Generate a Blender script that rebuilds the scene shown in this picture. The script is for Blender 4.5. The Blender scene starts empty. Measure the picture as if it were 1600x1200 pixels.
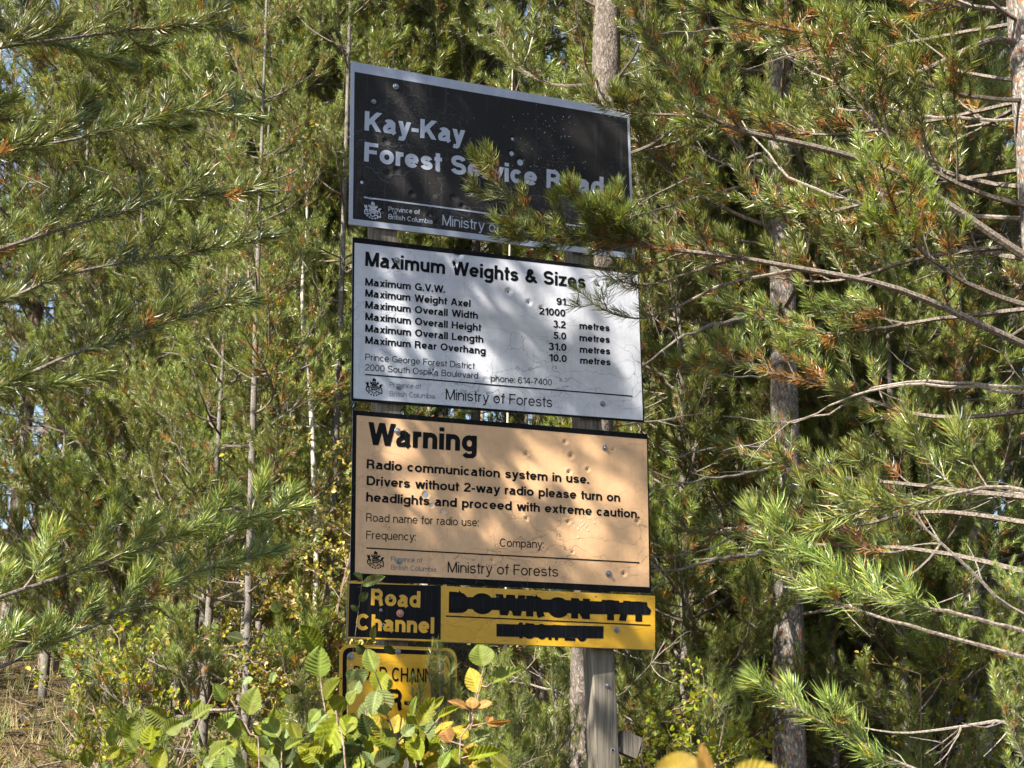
import bpy, math, random
import numpy as np
from mathutils import Vector, Matrix, Euler, noise as mnoise
R = math.radians
scn = bpy.context.scene
col = scn.collection

# ------------------------------------------------------------------ camera
FPX = 2550.0          # focal length in photograph pixels
PITCH = R(14.0)
ROLL = R(-0.5)
EYE = Vector((0, 0, 1.6))
cam = bpy.data.cameras.new('camera'); cam.sensor_width = 36; cam.lens = FPX/1600*36
cam.clip_start = .05; cam.clip_end = 600
cam.dof.use_dof = True; cam.dof.focus_distance = 6.4; cam.dof.aperture_fstop = 13
camo = bpy.data.objects.new('camera', cam); col.objects.link(camo)
camo.location = EYE
cam_rot = Matrix.Rotation(PITCH, 3, 'X') @ Matrix.Rotation(R(90), 3, 'X') @ Matrix.Rotation(-ROLL, 3, 'Z')
camo.rotation_euler = cam_rot.to_euler()
scn.camera = camo

# ------------------------------------------------------------------ light
SUN_AZ = 43.0   # degrees to the left of straight behind the camera
SUN_EL = 42.0
w = bpy.data.worlds.new('World'); scn.world = w; w.use_nodes = True
nt = w.node_tree; nt.nodes.clear()
sky = nt.nodes.new('ShaderNodeTexSky'); sky.sky_type = 'NISHITA'; sky.sun_disc = False
s_dir = Vector((-math.sin(R(SUN_AZ))*math.cos(R(SUN_EL)), -math.cos(R(SUN_AZ))*math.cos(R(SUN_EL)), math.sin(R(SUN_EL))))
sky.sun_elevation = R(SUN_EL); sky.sun_rotation = math.atan2(s_dir.x, s_dir.y)
bg = nt.nodes.new('ShaderNodeBackground'); bg.inputs['Strength'].default_value = .075
wo = nt.nodes.new('ShaderNodeOutputWorld')
nt.links.new(sky.outputs[0], bg.inputs[0]); nt.links.new(bg.outputs[0], wo.inputs[0])
sl = bpy.data.lights.new('sun', 'SUN'); sl.energy = 5.0; sl.angle = R(.5); sl.color = (1, .93, .82)
so = bpy.data.objects.new('sun', sl); col.objects.link(so)
so.rotation_euler = s_dir.to_track_quat('Z', 'Y').to_euler(); so.location = (-6, -6, 12)
scn.view_settings.view_transform = 'Standard'; scn.view_settings.look = 'None'
scn.view_settings.exposure = 1.95; scn.view_settings.gamma = 1
scn.view_settings.use_curve_mapping = False
scn.cycles.max_bounces = 4; scn.cycles.diffuse_bounces = 2; scn.cycles.transmission_bounces = 2; scn.cycles.glossy_bounces = 2
scn.cycles.transparent_max_bounces = 4

# ------------------------------------------------------------------ helpers
def at(px, py, Y):
    """point of the place seen at a photograph pixel, at depth Y"""
    d = cam_rot @ Vector((px-800, 600-py, -FPX))
    return EYE + d*(Y/d.y)

class MB:
    """collects triangles and makes ONE mesh"""
    def __init__(s): s.v = []; s.f = []; s.m = []; s.c = []; s.n = 0
    def add(s, V, F, mat=0, colr=(1, 1, 1)):
        V = np.asarray(V, float).reshape(-1, 3); F = np.asarray(F, int).reshape(-1, 3)
        C = np.asarray(colr, float)
        if C.ndim == 1: C = np.tile(C, (len(V), 1))
        s.v.append(V); s.c.append(C); s.f.append(F+s.n); s.m.append(np.full(len(F), mat)); s.n += len(V)
    def poly(s, P, mat=0, colr=(1, 1, 1)):
        s.add(P, [(0, i, i+1) for i in range(1, len(P)-1)], mat, colr)
    def box(s, c, sx, sy, sz, mat=0, M=None):
        V = np.array([(x*sx/2, y*sy/2, z*sz/2) for x in (-1, 1) for y in (-1, 1) for z in (-1, 1)])
        if M is not None: V = V @ np.array(M).T
        F = [(0,1,3),(0,3,2),(4,6,7),(4,7,5),(0,4,5),(0,5,1),(2,3,7),(2,7,6),(0,2,6),(0,6,4),(1,5,7),(1,7,3)]
        s.add(V+np.array(c), F, mat)
    def tube(s, P, rad, sides=5, mat=0, colr=(1, 1, 1), cap=False):
        P = np.asarray(P, float); n = len(P)
        T = np.gradient(P, axis=0); T /= np.linalg.norm(T, axis=1)[:, None]+1e-12
        rad = np.broadcast_to(np.asarray(rad, float), (n,)) if np.ndim(rad) < 2 else rad
        ref = np.array([0, 0, 1.]) if abs(T[:, 2]).mean() < .7 else np.array([0, 1., 0])
        A = np.cross(T, ref); A /= np.linalg.norm(A, axis=1)[:, None]+1e-12
        B = np.cross(T, A)
        th = np.arange(sides)*2*math.pi/sides
        rr = rad[:, None] if rad.ndim == 1 else rad
        V = P[:, None, :]+(np.cos(th)[None, :, None]*A[:, None, :]+np.sin(th)[None, :, None]*B[:, None, :])*(rr[:, :, None] if rad.ndim == 2 else rr[:, :, None])
        V = V.reshape(-1, 3); F = []
        i = np.arange(n-1)[:, None]; j = np.arange(sides)[None, :]
        a = i*sides+j; b = i*sides+(j+1) % sides; c = a+sides; d = b+sides
        F = np.concatenate([np.stack([a, c, b], -1).reshape(-1, 3), np.stack([b, c, d], -1).reshape(-1, 3)])
        if cap:
            m = len(V); V = np.concatenate([V, P[-1:]]); k = (n-1)*sides
            F = np.concatenate([F, [(k+q, m, k+(q+1) % sides) for q in range(sides)]])
        s.add(V, F, mat, colr)
    def mesh(s, name, mats, smooth=False):
        V = np.concatenate(s.v); F = np.concatenate(s.f); M = np.concatenate(s.m); C = np.concatenate(s.c)
        me = bpy.data.meshes.new(name)
        me.vertices.add(len(V)); me.vertices.foreach_set('co', V.astype(np.float32).ravel())
        me.loops.add(len(F)*3); me.loops.foreach_set('vertex_index', F.astype(np.int32).ravel())
        me.polygons.add(len(F)); me.polygons.foreach_set('loop_start', (np.arange(len(F))*3).astype(np.int32))
        me.polygons.foreach_set('material_index', M.astype(np.int32))
        me.polygons.foreach_set('use_smooth', np.full(len(F), smooth))
        for m in mats: me.materials.append(m)
        at_ = me.attributes.new('tint', 'FLOAT_COLOR', 'POINT')
        at_.data.foreach_set('color', np.concatenate([C, np.ones((len(C), 1))], 1).astype(np.float32).ravel())
        me.update(calc_edges=True); me.validate()
        return me
    def build(s, name, mats, parent=None, smooth=False):
        return link(name, s.mesh(name, mats if isinstance(mats, (list, tuple)) else [mats], smooth), parent)

def link(name, me, parent=None):
    o = bpy.data.objects.new(name, me); col.objects.link(o)
    if parent: o.parent = parent
    return o
def tag(o, label=None, cat=None, group=None, kind=None):
    if label: o['label'] = label
    if cat: o['category'] = cat
    if group: o['group'] = group
    if kind: o['kind'] = kind
    return o
def thing(name, loc, label, cat, group=None):
    o = bpy.data.objects.new(name, None); col.objects.link(o); o.location = loc; o.empty_display_size = .1
    return tag(o, label, cat, group)

# ------------------------------------------------------------------ materials
def mat(name, base=(.5, .5, .5), rough=.6, spec=.5, metal=0):
    m = bpy.data.materials.new(name); m.use_nodes = True
    b = m.node_tree.nodes['Principled BSDF']
    b.inputs['Base Color'].default_value = (*base, 1); b.inputs['Roughness'].default_value = rough
    b.inputs['Specular IOR Level'].default_value = spec; b.inputs['Metallic'].default_value = metal
    return m
def N(m, t, **k):
    n = m.node_tree.nodes.new(t)
    for a, b in k.items():
        if a.startswith('_'): setattr(n, a[1:], b)
        else: n.inputs[a.replace('__', ' ')].default_value = b
    return n
def L(m, a, b): m.node_tree.links.new(a, b)
def ramp(m, fac, stops):
    r = m.node_tree.nodes.new('ShaderNodeValToRGB'); e = r.color_ramp.elements
    while len(e) < len(stops): e.new(.5)
    for i, (p, c) in enumerate(stops): e[i].position = p; e[i].color = (*c, 1)
    L(m, fac, r.inputs[0]); return r
def mixc(m, fac, a, b, mode='MIX'):
    n = m.node_tree.nodes.new('ShaderNodeMix'); n.data_type = 'RGBA'; n.blend_type = mode
    for s, v in ((n.inputs[0], fac), (n.inputs[6], a), (n.inputs[7], b)):
        if hasattr(v, 'is_output'): L(m, v, s)
        elif isinstance(v, (int, float)): s.default_value = v
        else: s.default_value = (*v, 1)
    return n.outputs[2]

def foliage(name, rough=.5, trans=.35, spec=.3, var=.25, noise_amt=0):
    m = mat(name, rough=rough, spec=spec)
    nd = m.node_tree.nodes; b = nd['Principled BSDF']; out = nd['Material Output']
    a = nd.new('ShaderNodeAttribute'); a.attribute_name = 'tint'
    oi = nd.new('ShaderNodeObjectInfo')
    hs = nd.new('ShaderNodeHueSaturation')
    mr = N(m, 'ShaderNodeMapRange', To__Min=1-var, To__Max=1+var); L(m, oi.outputs['Random'], mr.inputs[0])
    mr2 = N(m, 'ShaderNodeMapRange', To__Min=.485, To__Max=.512); L(m, oi.outputs['Random'], mr2.inputs[0])
    L(m, mr.outputs[0], hs.inputs['Value']); L(m, mr2.outputs[0], hs.inputs['Hue']); L(m, a.outputs['Color'], hs.inputs['Color'])
    c = hs.outputs[0]
    if noise_amt:
        tc = nd.new('ShaderNodeTexCoord')
        n1 = N(m, 'ShaderNodeTexNoise', Scale=90., Detail=4.); L(m, tc.outputs['Object'], n1.inputs['Vector'])
        r = ramp(m, n1.outputs[0], [(.35, (1-noise_amt,)*3), (.6, (1.1, 1.1, 1.1))]); c = mixc(m, 1., c, r.outputs[0], 'MULTIPLY')
        n2 = N(m, 'ShaderNodeTexNoise', Scale=38., Detail=3.); L(m, tc.outputs['Object'], n2.inputs['Vector'])
        ro = nd.new('ShaderNodeMath'); ro.operation = 'ADD'; L(m, n2.outputs[0], ro.inputs[0]); L(m, oi.outputs['Random'], ro.inputs[1])
        r2 = ramp(m, ro.outputs[0], [(1.22, (0, 0, 0)), (1.3, (1, 1, 1))]) if False else ramp(m, n2.outputs[0], [(.64, (0, 0, 0)), (.7, (1, 1, 1))])
        c = mixc(m, r2.outputs[0], c, (.13, .07, .02))
        bp = N(m, 'ShaderNodeBump', Strength=.25, Distance=.002); L(m, n1.outputs[0], bp.inputs['Height']); L(m, bp.outputs[0], b.inputs['Normal'])
    L(m, c, b.inputs['Base Color'])
    t = nd.new('ShaderNodeBsdfTranslucent')
    tcx = mixc(m, 1., c, (1.5, 1.35, .6), 'MULTIPLY'); L(m, tcx, t.inputs[0])
    mx = nd.new('ShaderNodeMixShader'); mx.inputs[0].default_value = trans
    L(m, b.outputs[0], mx.inputs[1]); L(m, t.outputs[0], mx.inputs[2]); L(m, mx.outputs[0], out.inputs[0])
    return m

def bark(name, dark, mid, light, sc=1., flecks=None, bump=.4, stretch=.4):
    m = mat(name, rough=.9, spec=.15); nd = m.node_tree.nodes; b = nd['Principled BSDF']
    tc = nd.new('ShaderNodeTexCoord'); mp = N(m, 'ShaderNodeMapping', Scale=(1, 1, stretch)); L(m, tc.outputs['Object'], mp.inputs[0])
    n0 = N(m, 'ShaderNodeTexNoise', Scale=9.*sc, Detail=3.); L(m, mp.outputs[0], n0.inputs['Vector'])
    ad = nd.new('ShaderNodeVectorMath'); ad.operation = 'MULTIPLY_ADD'; ad.inputs[1].default_value = (.2, .2, .2)
    L(m, n0.outputs['Color'], ad.inputs[0]); L(m, mp.outputs[0], ad.inputs[2])
    v = N(m, 'ShaderNodeTexVoronoi', Scale=34.*sc, _feature='DISTANCE_TO_EDGE'); L(m, ad.outputs[0], v.inputs['Vector'])
    n1 = N(m, 'ShaderNodeTexNoise', Scale=60.*sc, Detail=5., Roughness=.65); L(m, mp.outputs[0], n1.inputs['Vector'])
    rr = ramp(m, v.outputs[0], [(0, tuple(.5*a+.5*b for a, b in zip(dark, mid))), (.14, mid), (.5, light)])
    r2 = ramp(m, n1.outputs[0], [(.32, (.4, .4, .4)), (.5, (.9, .9, .9)), (.7, (1.3, 1.3, 1.3))])
    c = mixc(m, 1., rr.outputs[0], r2.outputs[0], 'MULTIPLY')
    if flecks:
        n3 = N(m, 'ShaderNodeTexNoise', Scale=22.*sc, Detail=2.); L(m, tc.outputs['Object'], n3.inputs['Vector'])
        r3 = ramp(m, n3.outputs[0], [(.62, (0, 0, 0)), (.68, (1, 1, 1))]); c = mixc(m, r3.outputs[0], c, flecks)
    L(m, c, b.inputs['Base Color'])
    h = nd.new('ShaderNodeMath'); h.operation = 'MULTIPLY_ADD'; h.inputs[1].default_value = .4; L(m, n1.outputs[0], h.inputs[0])
    rh = ramp(m, v.outputs[0], [(0, (0, 0, 0)), (.2, (1, 1, 1))]); L(m, rh.outputs[0], h.inputs[2])
    bp = N(m, 'ShaderNodeBump', Strength=bump, Distance=.012); L(m, h.outputs[0], bp.inputs['Height']); L(m, bp.outputs[0], b.inputs['Normal'])
    return m

M_needle = foliage('pine_needle', rough=.36, trans=.25, spec=.6, var=.25)
M_leaf = foliage('broad_leaf', rough=.55, trans=.42, spec=.25, var=.15, noise_amt=.35)
M_sleaf = foliage('small_leaf', rough=.5, trans=.4, spec=.3, var=.2)
M_twig = mat('twig_bark', (.11, .085, .065), .85, .2)
def twigmat(name, c0, c1, scale=120):
    m = mat(name, c0, .85, .2); tc = m.node_tree.nodes.new('ShaderNodeTexCoord')
    n = N(m, 'ShaderNodeTexNoise', Scale=float(scale), Detail=4.); L(m, tc.outputs['Object'], n.inputs['Vector'])
    r = ramp(m, n.outputs[0], [(.35, c0), (.65, c1)]); L(m, r.outputs[0], m.node_tree.nodes['Principled BSDF'].inputs['Base Color'])
    bp = N(m, 'ShaderNodeBump', Strength=.5, Distance=.002); L(m, n.outputs[0], bp.inputs['Height']); L(m, bp.outputs[0], m.node_tree.nodes['Principled BSDF'].inputs['Normal'])
    return m
M_twig = twigmat('twig_bark', (.06, .045, .035), (.2, .17, .14))
M_dead = twigmat('dead_wood', (.09, .075, .06), (.27, .235, .20))
M_stem = twigmat('shrub_stem', (.14, .09, .07), (.3, .22, .17))
M_bark_grey = bark('grey_pine_bark', (.05, .042, .036), (.2, .175, .15), (.36, .33, .3), 1.3, (.3, .1, .04))
M_bark_pale = bark('pale_pine_bark', (.1, .06, .04), (.42, .33, .26), (.6, .5, .42), 1.0, (.35, .17, .09))
M_bark_mid = bark('weathered_pine_bark', (.05, .04, .033), (.15, .125, .105), (.25, .215, .185), 1.5)
M_bark_brown = bark('brown_pine_bark', (.03, .02, .015), (.12, .07, .05), (.2, .125, .09), 1.1)
M_bark_young = bark('young_pine_bark', (.07, .06, .05), (.19, .17, .15), (.3, .27, .24), 3., None, .4, .6)
M_bark_aspen = bark('aspen_bark', (.16, .15, .12), (.5, .47, .4), (.68, .65, .58), 1.6, (.08, .07, .05), .2, 1.2)

# ------------------------------------------------------------------ terrain
def ground_z(x, y):
    t = min(max((y-6.9)/3.6, 0), 1); t = t*t*(3-2*t)
    z = 1.75*t + max(0, y-9.8)*.2
    z += .10*mnoise.noise(Vector((x*.5, y*.5, 0)))*min(1, max(.2, t)) + .05*mnoise.noise(Vector((x*1.7, y*1.7, 3)))*max(.15, t)
    return z
def make_ground():
    xs = np.concatenate([[-400, -150, -60, -30], np.linspace(-16, 16, 100), [30, 60, 150, 400]])
    ys = np.concatenate([[-300, -100, -40, -15], np.linspace(-6, 40, 130), [60, 100, 200, 500]])
    V = [(x, y, ground_z(x, min(y, 45))) for y in ys for x in xs]; n = len(xs); F = []
    for j in range(len(ys)-1):
        for i in range(n-1):
            a = j*n+i; F += [(a, a+1, a+n+1), (a, a+n+1, a+n)]
    mb = MB(); mb.add(V, F)
    m = mat('forest_floor', rough=.95, spec=.1); nd = m.node_tree.nodes; tc = nd.new('ShaderNodeTexCoord')
    n1 = N(m, 'ShaderNodeTexNoise', Scale=14., Detail=8., Roughness=.7); L(m, tc.outputs['Object'], n1.inputs['Vector'])
    v1 = N(m, 'ShaderNodeTexVoronoi', Scale=45.); L(m, tc.outputs['Object'], v1.inputs['Vector'])
    r = ramp(m, n1.outputs[0], [(.3, (.03, .022, .015)), (.5, (.09, .065, .04)), (.62, (.07, .075, .03)), (.75, (.2, .15, .09))])
    r2 = ramp(m, v1.outputs['Color'], [(.2, (.5, .45, .4)), (.8, (1.3, 1.2, 1.0))])
    L(m, mixc(m, 1., r.outputs[0], r2.outputs[0], 'MULTIPLY'), nd['Principled BSDF'].inputs['Base Color'])
    bp = N(m, 'ShaderNodeBump', Strength=.8, Distance=.03); L(m, v1.outputs[0], bp.inputs['Height']); L(m, bp.outputs[0], nd['Principled BSDF'].inputs['Normal'])
    tag(mb.build('forest_ground', m, smooth=True), kind='structure')
make_ground()

# ------------------------------------------------------------------ pine foliage
rng = np.random.default_rng(7)
GREENS = np.array([(.085, .125, .026), (.11, .15, .028), (.15, .18, .036), (.07, .105, .034), (.19, .195, .045), (.12, .135, .05)])
BROWNS = np.array([(.30, .12, .025), (.36, .17, .04), (.24, .09, .02), (.34, .22, .06)])
def unit(v): return v/(np.linalg.norm(v, axis=-1, keepdims=True)+1e-12)
def resample(P, n):
    P = np.asarray(P, float); d = np.r_[0, np.cumsum(np.linalg.norm(np.diff(P, axis=0), axis=1))]
    t = np.linspace(0, d[-1], n); return np.stack([np.interp(t, d, P[:, k]) for k in range(3)], 1)
def smooth_path(P, n):
    """Catmull-Rom through P"""
    P = np.asarray(P, float)
    if len(P) < 3: return resample(P, n)
    Q = np.vstack([2*P[0]-P[1], P, 2*P[-1]-P[-2]]); out = []
    for i in range(1, len(Q)-2):
        for t in np.linspace(0, 1, 8, endpoint=False):
            out.append(.5*((2*Q[i])+(-Q[i-1]+Q[i+1])*t+(2*Q[i-1]-5*Q[i]+4*Q[i+1]-Q[i+2])*t*t+(-Q[i-1]+3*Q[i]-3*Q[i+1]+Q[i+2])*t**3))
    out.append(P[-1]); return resample(out, n)

def needles(mb, P, t0, per_m, nl, wd, rg, brown=.15, bend=False, bright=1., mat_i=1, spread=(28, 62)):
    """needles along polyline P from fraction t0 to its tip"""
    P = np.asarray(P, float); seg = np.linalg.norm(np.diff(P, axis=0), axis=1); D = np.r_[0, np.cumsum(seg)]; Ltot = D[-1]
    n = max(8, int(per_m*Ltot*(1-t0)))
    u = t0+(1-t0)*rg.random(n)**.85; ntip = n//6; u[:ntip] = 1-.02*rg.random(ntip)
    s = u*Ltot
    B = np.stack([np.interp(s, D, P[:, k]) for k in range(3)], 1)
    T = unit(np.gradient(P, axis=0)); TT = unit(np.stack([np.interp(s, D, T[:, k]) for k in range(3)], 1))
    rnd = unit(rg.normal(size=(n, 3))); rad = unit(rnd-(rnd*TT).sum(1, keepdims=True)*TT)
    ang = np.radians(rg.uniform(spread[0], spread[1], n)); ang[:ntip] *= rg.uniform(.15, .9, ntip)
    dr = unit(TT*np.cos(ang)[:, None]+rad*np.sin(ang)[:, None]+np.array([0, 0, .12]))
    ln = nl*rg.uniform(.7, 1.15, n)*(1-.15*(1-u))
    side = unit(np.cross(dr, unit(rg.normal(size=(n, 3)))))*wd/2
    base = GREENS[rg.integers(0, len(GREENS), n)]*rg.uniform(.6, 1.5, (n, 1))*bright
    tipw = (u > .8)[:, None]; base = np.where(tipw, base*np.array([1.15, 1.15, .95]), base)
    old = (1-u)/(1-t0+1e-6)
    cut = rg.uniform(.35, .75) if rg.random() < brown*2.2 else 2.
    br = (rg.random(n) < np.clip((old-cut)*6, 0, .93)) | (rg.random(n) < .02)
    base[br] = BROWNS[rg.integers(0, len(BROWNS), br.sum())]*rg.uniform(.7, 1.2, (br.sum(), 1))
    if bend:
        mid = B+dr*ln[:, None]*.55; tip = B+unit(dr+TT*.25+np.array([0, 0, -.05]))*ln[:, None]
        V = np.stack([B-side*.8, B+side*.8, mid-side, mid+side, tip], 1).reshape(-1, 3)
        k = np.arange(n)[:, None]*5
        F = np.concatenate([k+np.array([[0, 1, 3]]), k+np.array([[0, 3, 2]]), k+np.array([[2, 3, 4]])]); C = np.repeat(base, 5, 0)
    else:
        V = np.stack([B-side, B+side, B+dr*ln[:, None]], 1).reshape(-1, 3)
        F = np.arange(n)[:, None]*3+np.array([[0, 1, 2]]); C = np.repeat(base, 3, 0)
    mb.add(V, F, mat_i, C)

def side_twig(P, T, up, sgn, ln, fwd, rg, curl=.35, lift=.0):
    s = unit(np.cross(T, up))*sgn; a = rg.normal()*.7+.25; s = s*math.cos(a)+up*math.sin(a)
    d0 = unit(T*math.cos(fwd)+s*math.sin(fwd)+up*lift)
    pts = [P]; d = d0
    for i in range(5):
        d = unit(d+T*.10+up*curl*.3+rg.normal(size=3)*.07); pts.append(pts[-1]+d*ln/5)
    return np.array(pts)

def branch_mb(path, r0, rg, ntw=14, twl=.32, cover=.3, per_m=1500, nl=.06, wd=.0024, brown=.2, bend=False, sides=5, bright=1., sub=True, tip_cover=.7, start=.3, up=(0, 0, 1)):
    mb = MB(); P = smooth_path(path, 22); n = len(P)
    tt = np.linspace(0, 1, n)
    P = P+rg.normal(size=P.shape)*.004*np.minimum(tt, .5)[:, None]
    mb.tube(P, r0*(1-.78*tt), sides, 0)
    T = unit(np.gradient(P, axis=0)); up = np.array(up, float)
    needles(mb, P, tip_cover, per_m, nl, wd, rg, brown, bend, bright)
    sg = 1
    for i in range(ntw):
        t = start+(1-start)*(i+rg.random()*.8)/ntw*.97
        k = t*(n-1); a = int(k); p = P[a]+(P[min(a+1, n-1)]-P[a])*(k-a)
        ln = twl*(1.1-.7*t)*rg.uniform(.55, 1.25); sg = -sg
        Q = side_twig(p, T[a], up, sg, ln, R(rg.uniform(32, 68)), rg, curl=rg.uniform(.2, .9))
        mb.tube(Q, np.linspace(r0*.34, r0*.12, len(Q)), 3, 0)
        needles(mb, Q, cover*rg.uniform(.6, 1.6), per_m, nl, wd, rg, brown, bend, bright*rg.uniform(.85, 1.15))
        if sub and ln > twl*.45:
            for q in range(rg.integers(1, 4)):
                a2 = rg.integers(1, 5); Tq = unit(Q[a2+1]-Q[a2])
                Q2 = side_twig(Q[a2], Tq, up, rg.choice([-1, 1]), ln*rg.uniform(.35, .6), R(rg.uniform(35, 60)), rg, curl=rg.uniform(.2, .9))
                mb.tube(Q2, np.linspace(r0*.2, r0*.1, len(Q2)), 3, 0)
                needles(mb, Q2, .2*rg.random(), per_m, nl, wd, rg, brown*.7, bend, bright*rg.uniform(.85, 1.2))
    return mb
def branch_mesh(name, *a, **k): return branch_mb(*a, **k).mesh(name, [M_twig, M_needle])

def dead_mesh(name, rg, ntw=7):
    mb = MB(); pts = [np.zeros(3)]; d = np.array([1, 0, .05])
    for i in range(8):
        d = unit(d+rg.normal(size=3)*.13+np.array([0, 0, .02])); pts.append(pts[-1]+d*.125)
    P = resample(pts, 14); mb.tube(P, np.linspace(.011, .003, 14), 5, 0)
    T = unit(np.gradient(P, axis=0))
    for i in range(ntw):
        a = rg.integers(3, 13); Q = side_twig(P[a], T[a], np.array([0, 0, 1.]), rg.choice([-1, 1]), rg.uniform(.1, .4), R(rg.uniform(40, 80)), rg, curl=rg.uniform(-.4, .4))
        mb.tube(Q, np.linspace(.005, .0015, len(Q)), 4, 0)
        if rg.random() < .6:
            Q2 = side_twig(Q[3], unit(Q[4]-Q[3]), np.array([0, 0, 1.]), rg.choice([-1, 1]), rg.uniform(.05, .16), R(50), rg, curl=0)
            mb.tube(Q2, np.linspace(.003, .001, len(Q2)), 3, 0)
    if rg.random() < .5: needles(mb, P, .8, 350, .045, .0018, rg, 3., False)
    return mb.mesh(name, [M_dead, M_needle])

def curve_path(rg, droop=.1, up=.35, side=.12):
    x = np.linspace(0, 1, 6); s = rg.normal()*side
    return np.stack([x, s*np.sin(x*3), -droop*np.sin(x*math.pi)*.7+up*x**2.4], 1)
MID = [branch_mesh('pine_branch', curve_path(rng, rng.uniform(0, .15), rng.uniform(.1, .4)), .013, rng, ntw=15, twl=.46, brown=b, per_m=pm, bright=bb, nl=.060, wd=.0036)
       for b, pm, bb in ((.15, 800, 1.), (.3, 760, 1.05), (.5, 700, 1.1), (.2, 800, 1.15), (.08, 800, 1.), (.35, 760, 1.15))]
YOUNG = [branch_mesh('pine_branch', curve_path(rng, .02, rng.uniform(.25, .5)), .010, rng, ntw=13, twl=.40, brown=.04, per_m=820, bright=1.12, cover=.15, nl=.060, wd=.0036) for _ in range(4)]
SEEDL = [branch_mesh('pine_branch', curve_path(rng, 0, .5), .02, rng, ntw=4, twl=.5, brown=.03, per_m=230, bright=1.15, cover=.05, nl=.17, wd=.0085, sub=False, tip_cover=.2) for _ in range(3)]
FARB = [branch_mb(curve_path(rng, .08, rng.uniform(.1, .35)), .016, rng, ntw=10, twl=.5, brown=b, per_m=190, wd=.008, nl=.085, sides=3, sub=False) for b in (.1, .25, .15, .05)]
def crown_mesh(seed, n=120, lo=.15):
    """a whole crown of unit height: boughs turned, scaled and joined"""
    rg = np.random.default_rng(seed); out = MB(); parts = []
    for f in FARB: parts.append((np.concatenate(f.v), np.concatenate(f.f), np.concatenate(f.m), np.concatenate(f.c)))
    for i in range(n):
        t = lo+(1-lo)*(i/n)**.95; ta = (t-lo)/(1-lo); ln = (min(1, .5+ta*2.2)*(1-ta)**.75*rg.uniform(.7, 1.15))*1.5+.2
        V, F, M_, C = parts[rg.integers(4)]; E = np.array(Euler((rg.normal()*.3, -R(5+25*t+rg.normal()*9), i*2.4+rg.normal()*.3)).to_matrix())
        k = rg.uniform(.8, 1.2); out.v.append((V*ln) @ E.T+np.array([0, 0, t*14])); out.f.append(F+out.n); out.m.append(M_); out.c.append(C*k); out.n += len(V)
    return out.mesh('crown', [M_twig, M_needle])
CROWNS = [crown_mesh(s_, 110, lo_) for s_, lo_ in ((1, .04), (2, .12), (3, .07), (4, .16))]
DEAD = [dead_mesh('dead_branch', rng) for _ in range(5)]

def trunk_mesh(name, pts, rad, m, seg=40, sides=18, rough=.07):
    P = smooth_path(pts, seg); rr = np.interp(np.linspace(0, 1, seg), np.linspace(0, 1, len(rad)), rad)
    th = np.arange(sides)*2*math.pi/sides
    RR = np.array([[rr[i]*(1+rough*(mnoise.noise(Vector((math.cos(t)*2.2, math.sin(t)*2.2, P[i, 2]*2.5)))*2+1.4*mnoise.noise(Vector((math.cos(t)*5, math.sin(t)*5, P[i, 2]*9))))) for t in th] for i in range(seg)])
    mb = MB(); mb.tube(P, RR, sides, 0, cap=True); return mb.mesh(name, [m], True)

def place_branch(root, me, name, z, az, el, ln, roll, off):
    o = bpy.data.objects.new(name, me); col.objects.link(o); o.parent = root
    o.location = off; o.rotation_euler = (roll, -el, az); o.scale = (ln, ln, ln); return o

def pine(x, y, H, r, label, group=None, kinds=MID, barkm=None, lean=(0, 0), lo=.2, Lmax=1.3, whorl=.38, per=5, dead=.3, seed=0, el0=10, ztop=1e9, name='pine_tree', face=None):
    rg = np.random.default_rng(1000+seed); z0 = ground_z(x, y)-.1
    root = thing(name, (x, y, z0), label, 'tree', group)
    bend = rg.normal(size=2)*.006*H
    pts = [(lean[0]*H*t+bend[0]*math.sin(t*math.pi), lean[1]*H*t+bend[1]*math.sin(t*math.pi), H*t) for t in np.linspace(0, 1, 7)]
    P = smooth_path(pts, 60)
    link('trunk', trunk_mesh('trunk', pts, [r*1.25, r, r*.85, r*.65, r*.35, .008], barkm or M_bark_grey, seg=int(24+H*3), sides=16 if r > .04 else 10), root)
    z = .5; cnt = 0
    while z < H-.1:
        t = z/H; off0 = np.array([np.interp(z, P[:, 2], P[:, 0]), np.interp(z, P[:, 2], P[:, 1])])
        live = t > lo
        k = per if live else max(1, int(per*dead))
        a0 = rg.random()*6.28
        for q in range(k):
            if cnt > 290: break
            az = a0+q*6.283/k+rg.normal()*.25
            if z+z0 > ztop: continue
            zz = z+rg.normal()*.06
            if live:
                ta = (t-lo)/(1-lo); ln = Lmax*(min(1, .55+ta*2.2))*(1-ta)**.7*rg.uniform(.7, 1.15)+.15
                isdead = rg.random() < .06+max(0, .25-ta)*dead
            else: ln = Lmax*rg.uniform(.3, .8); isdead = True
            pool = DEAD if isdead else kinds
            place_branch(root, pool[rg.integers(len(pool))], 'dead_branch' if isdead else 'branch', zz, az, R(el0+25*t+rg.normal()*9)*(.4 if isdead else 1), ln, rg.normal()*.25, (off0[0], off0[1], zz)); cnt += 1
        z += whorl*rg.uniform(.75, 1.25)*(1 if live else 1.3)
    return root

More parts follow.
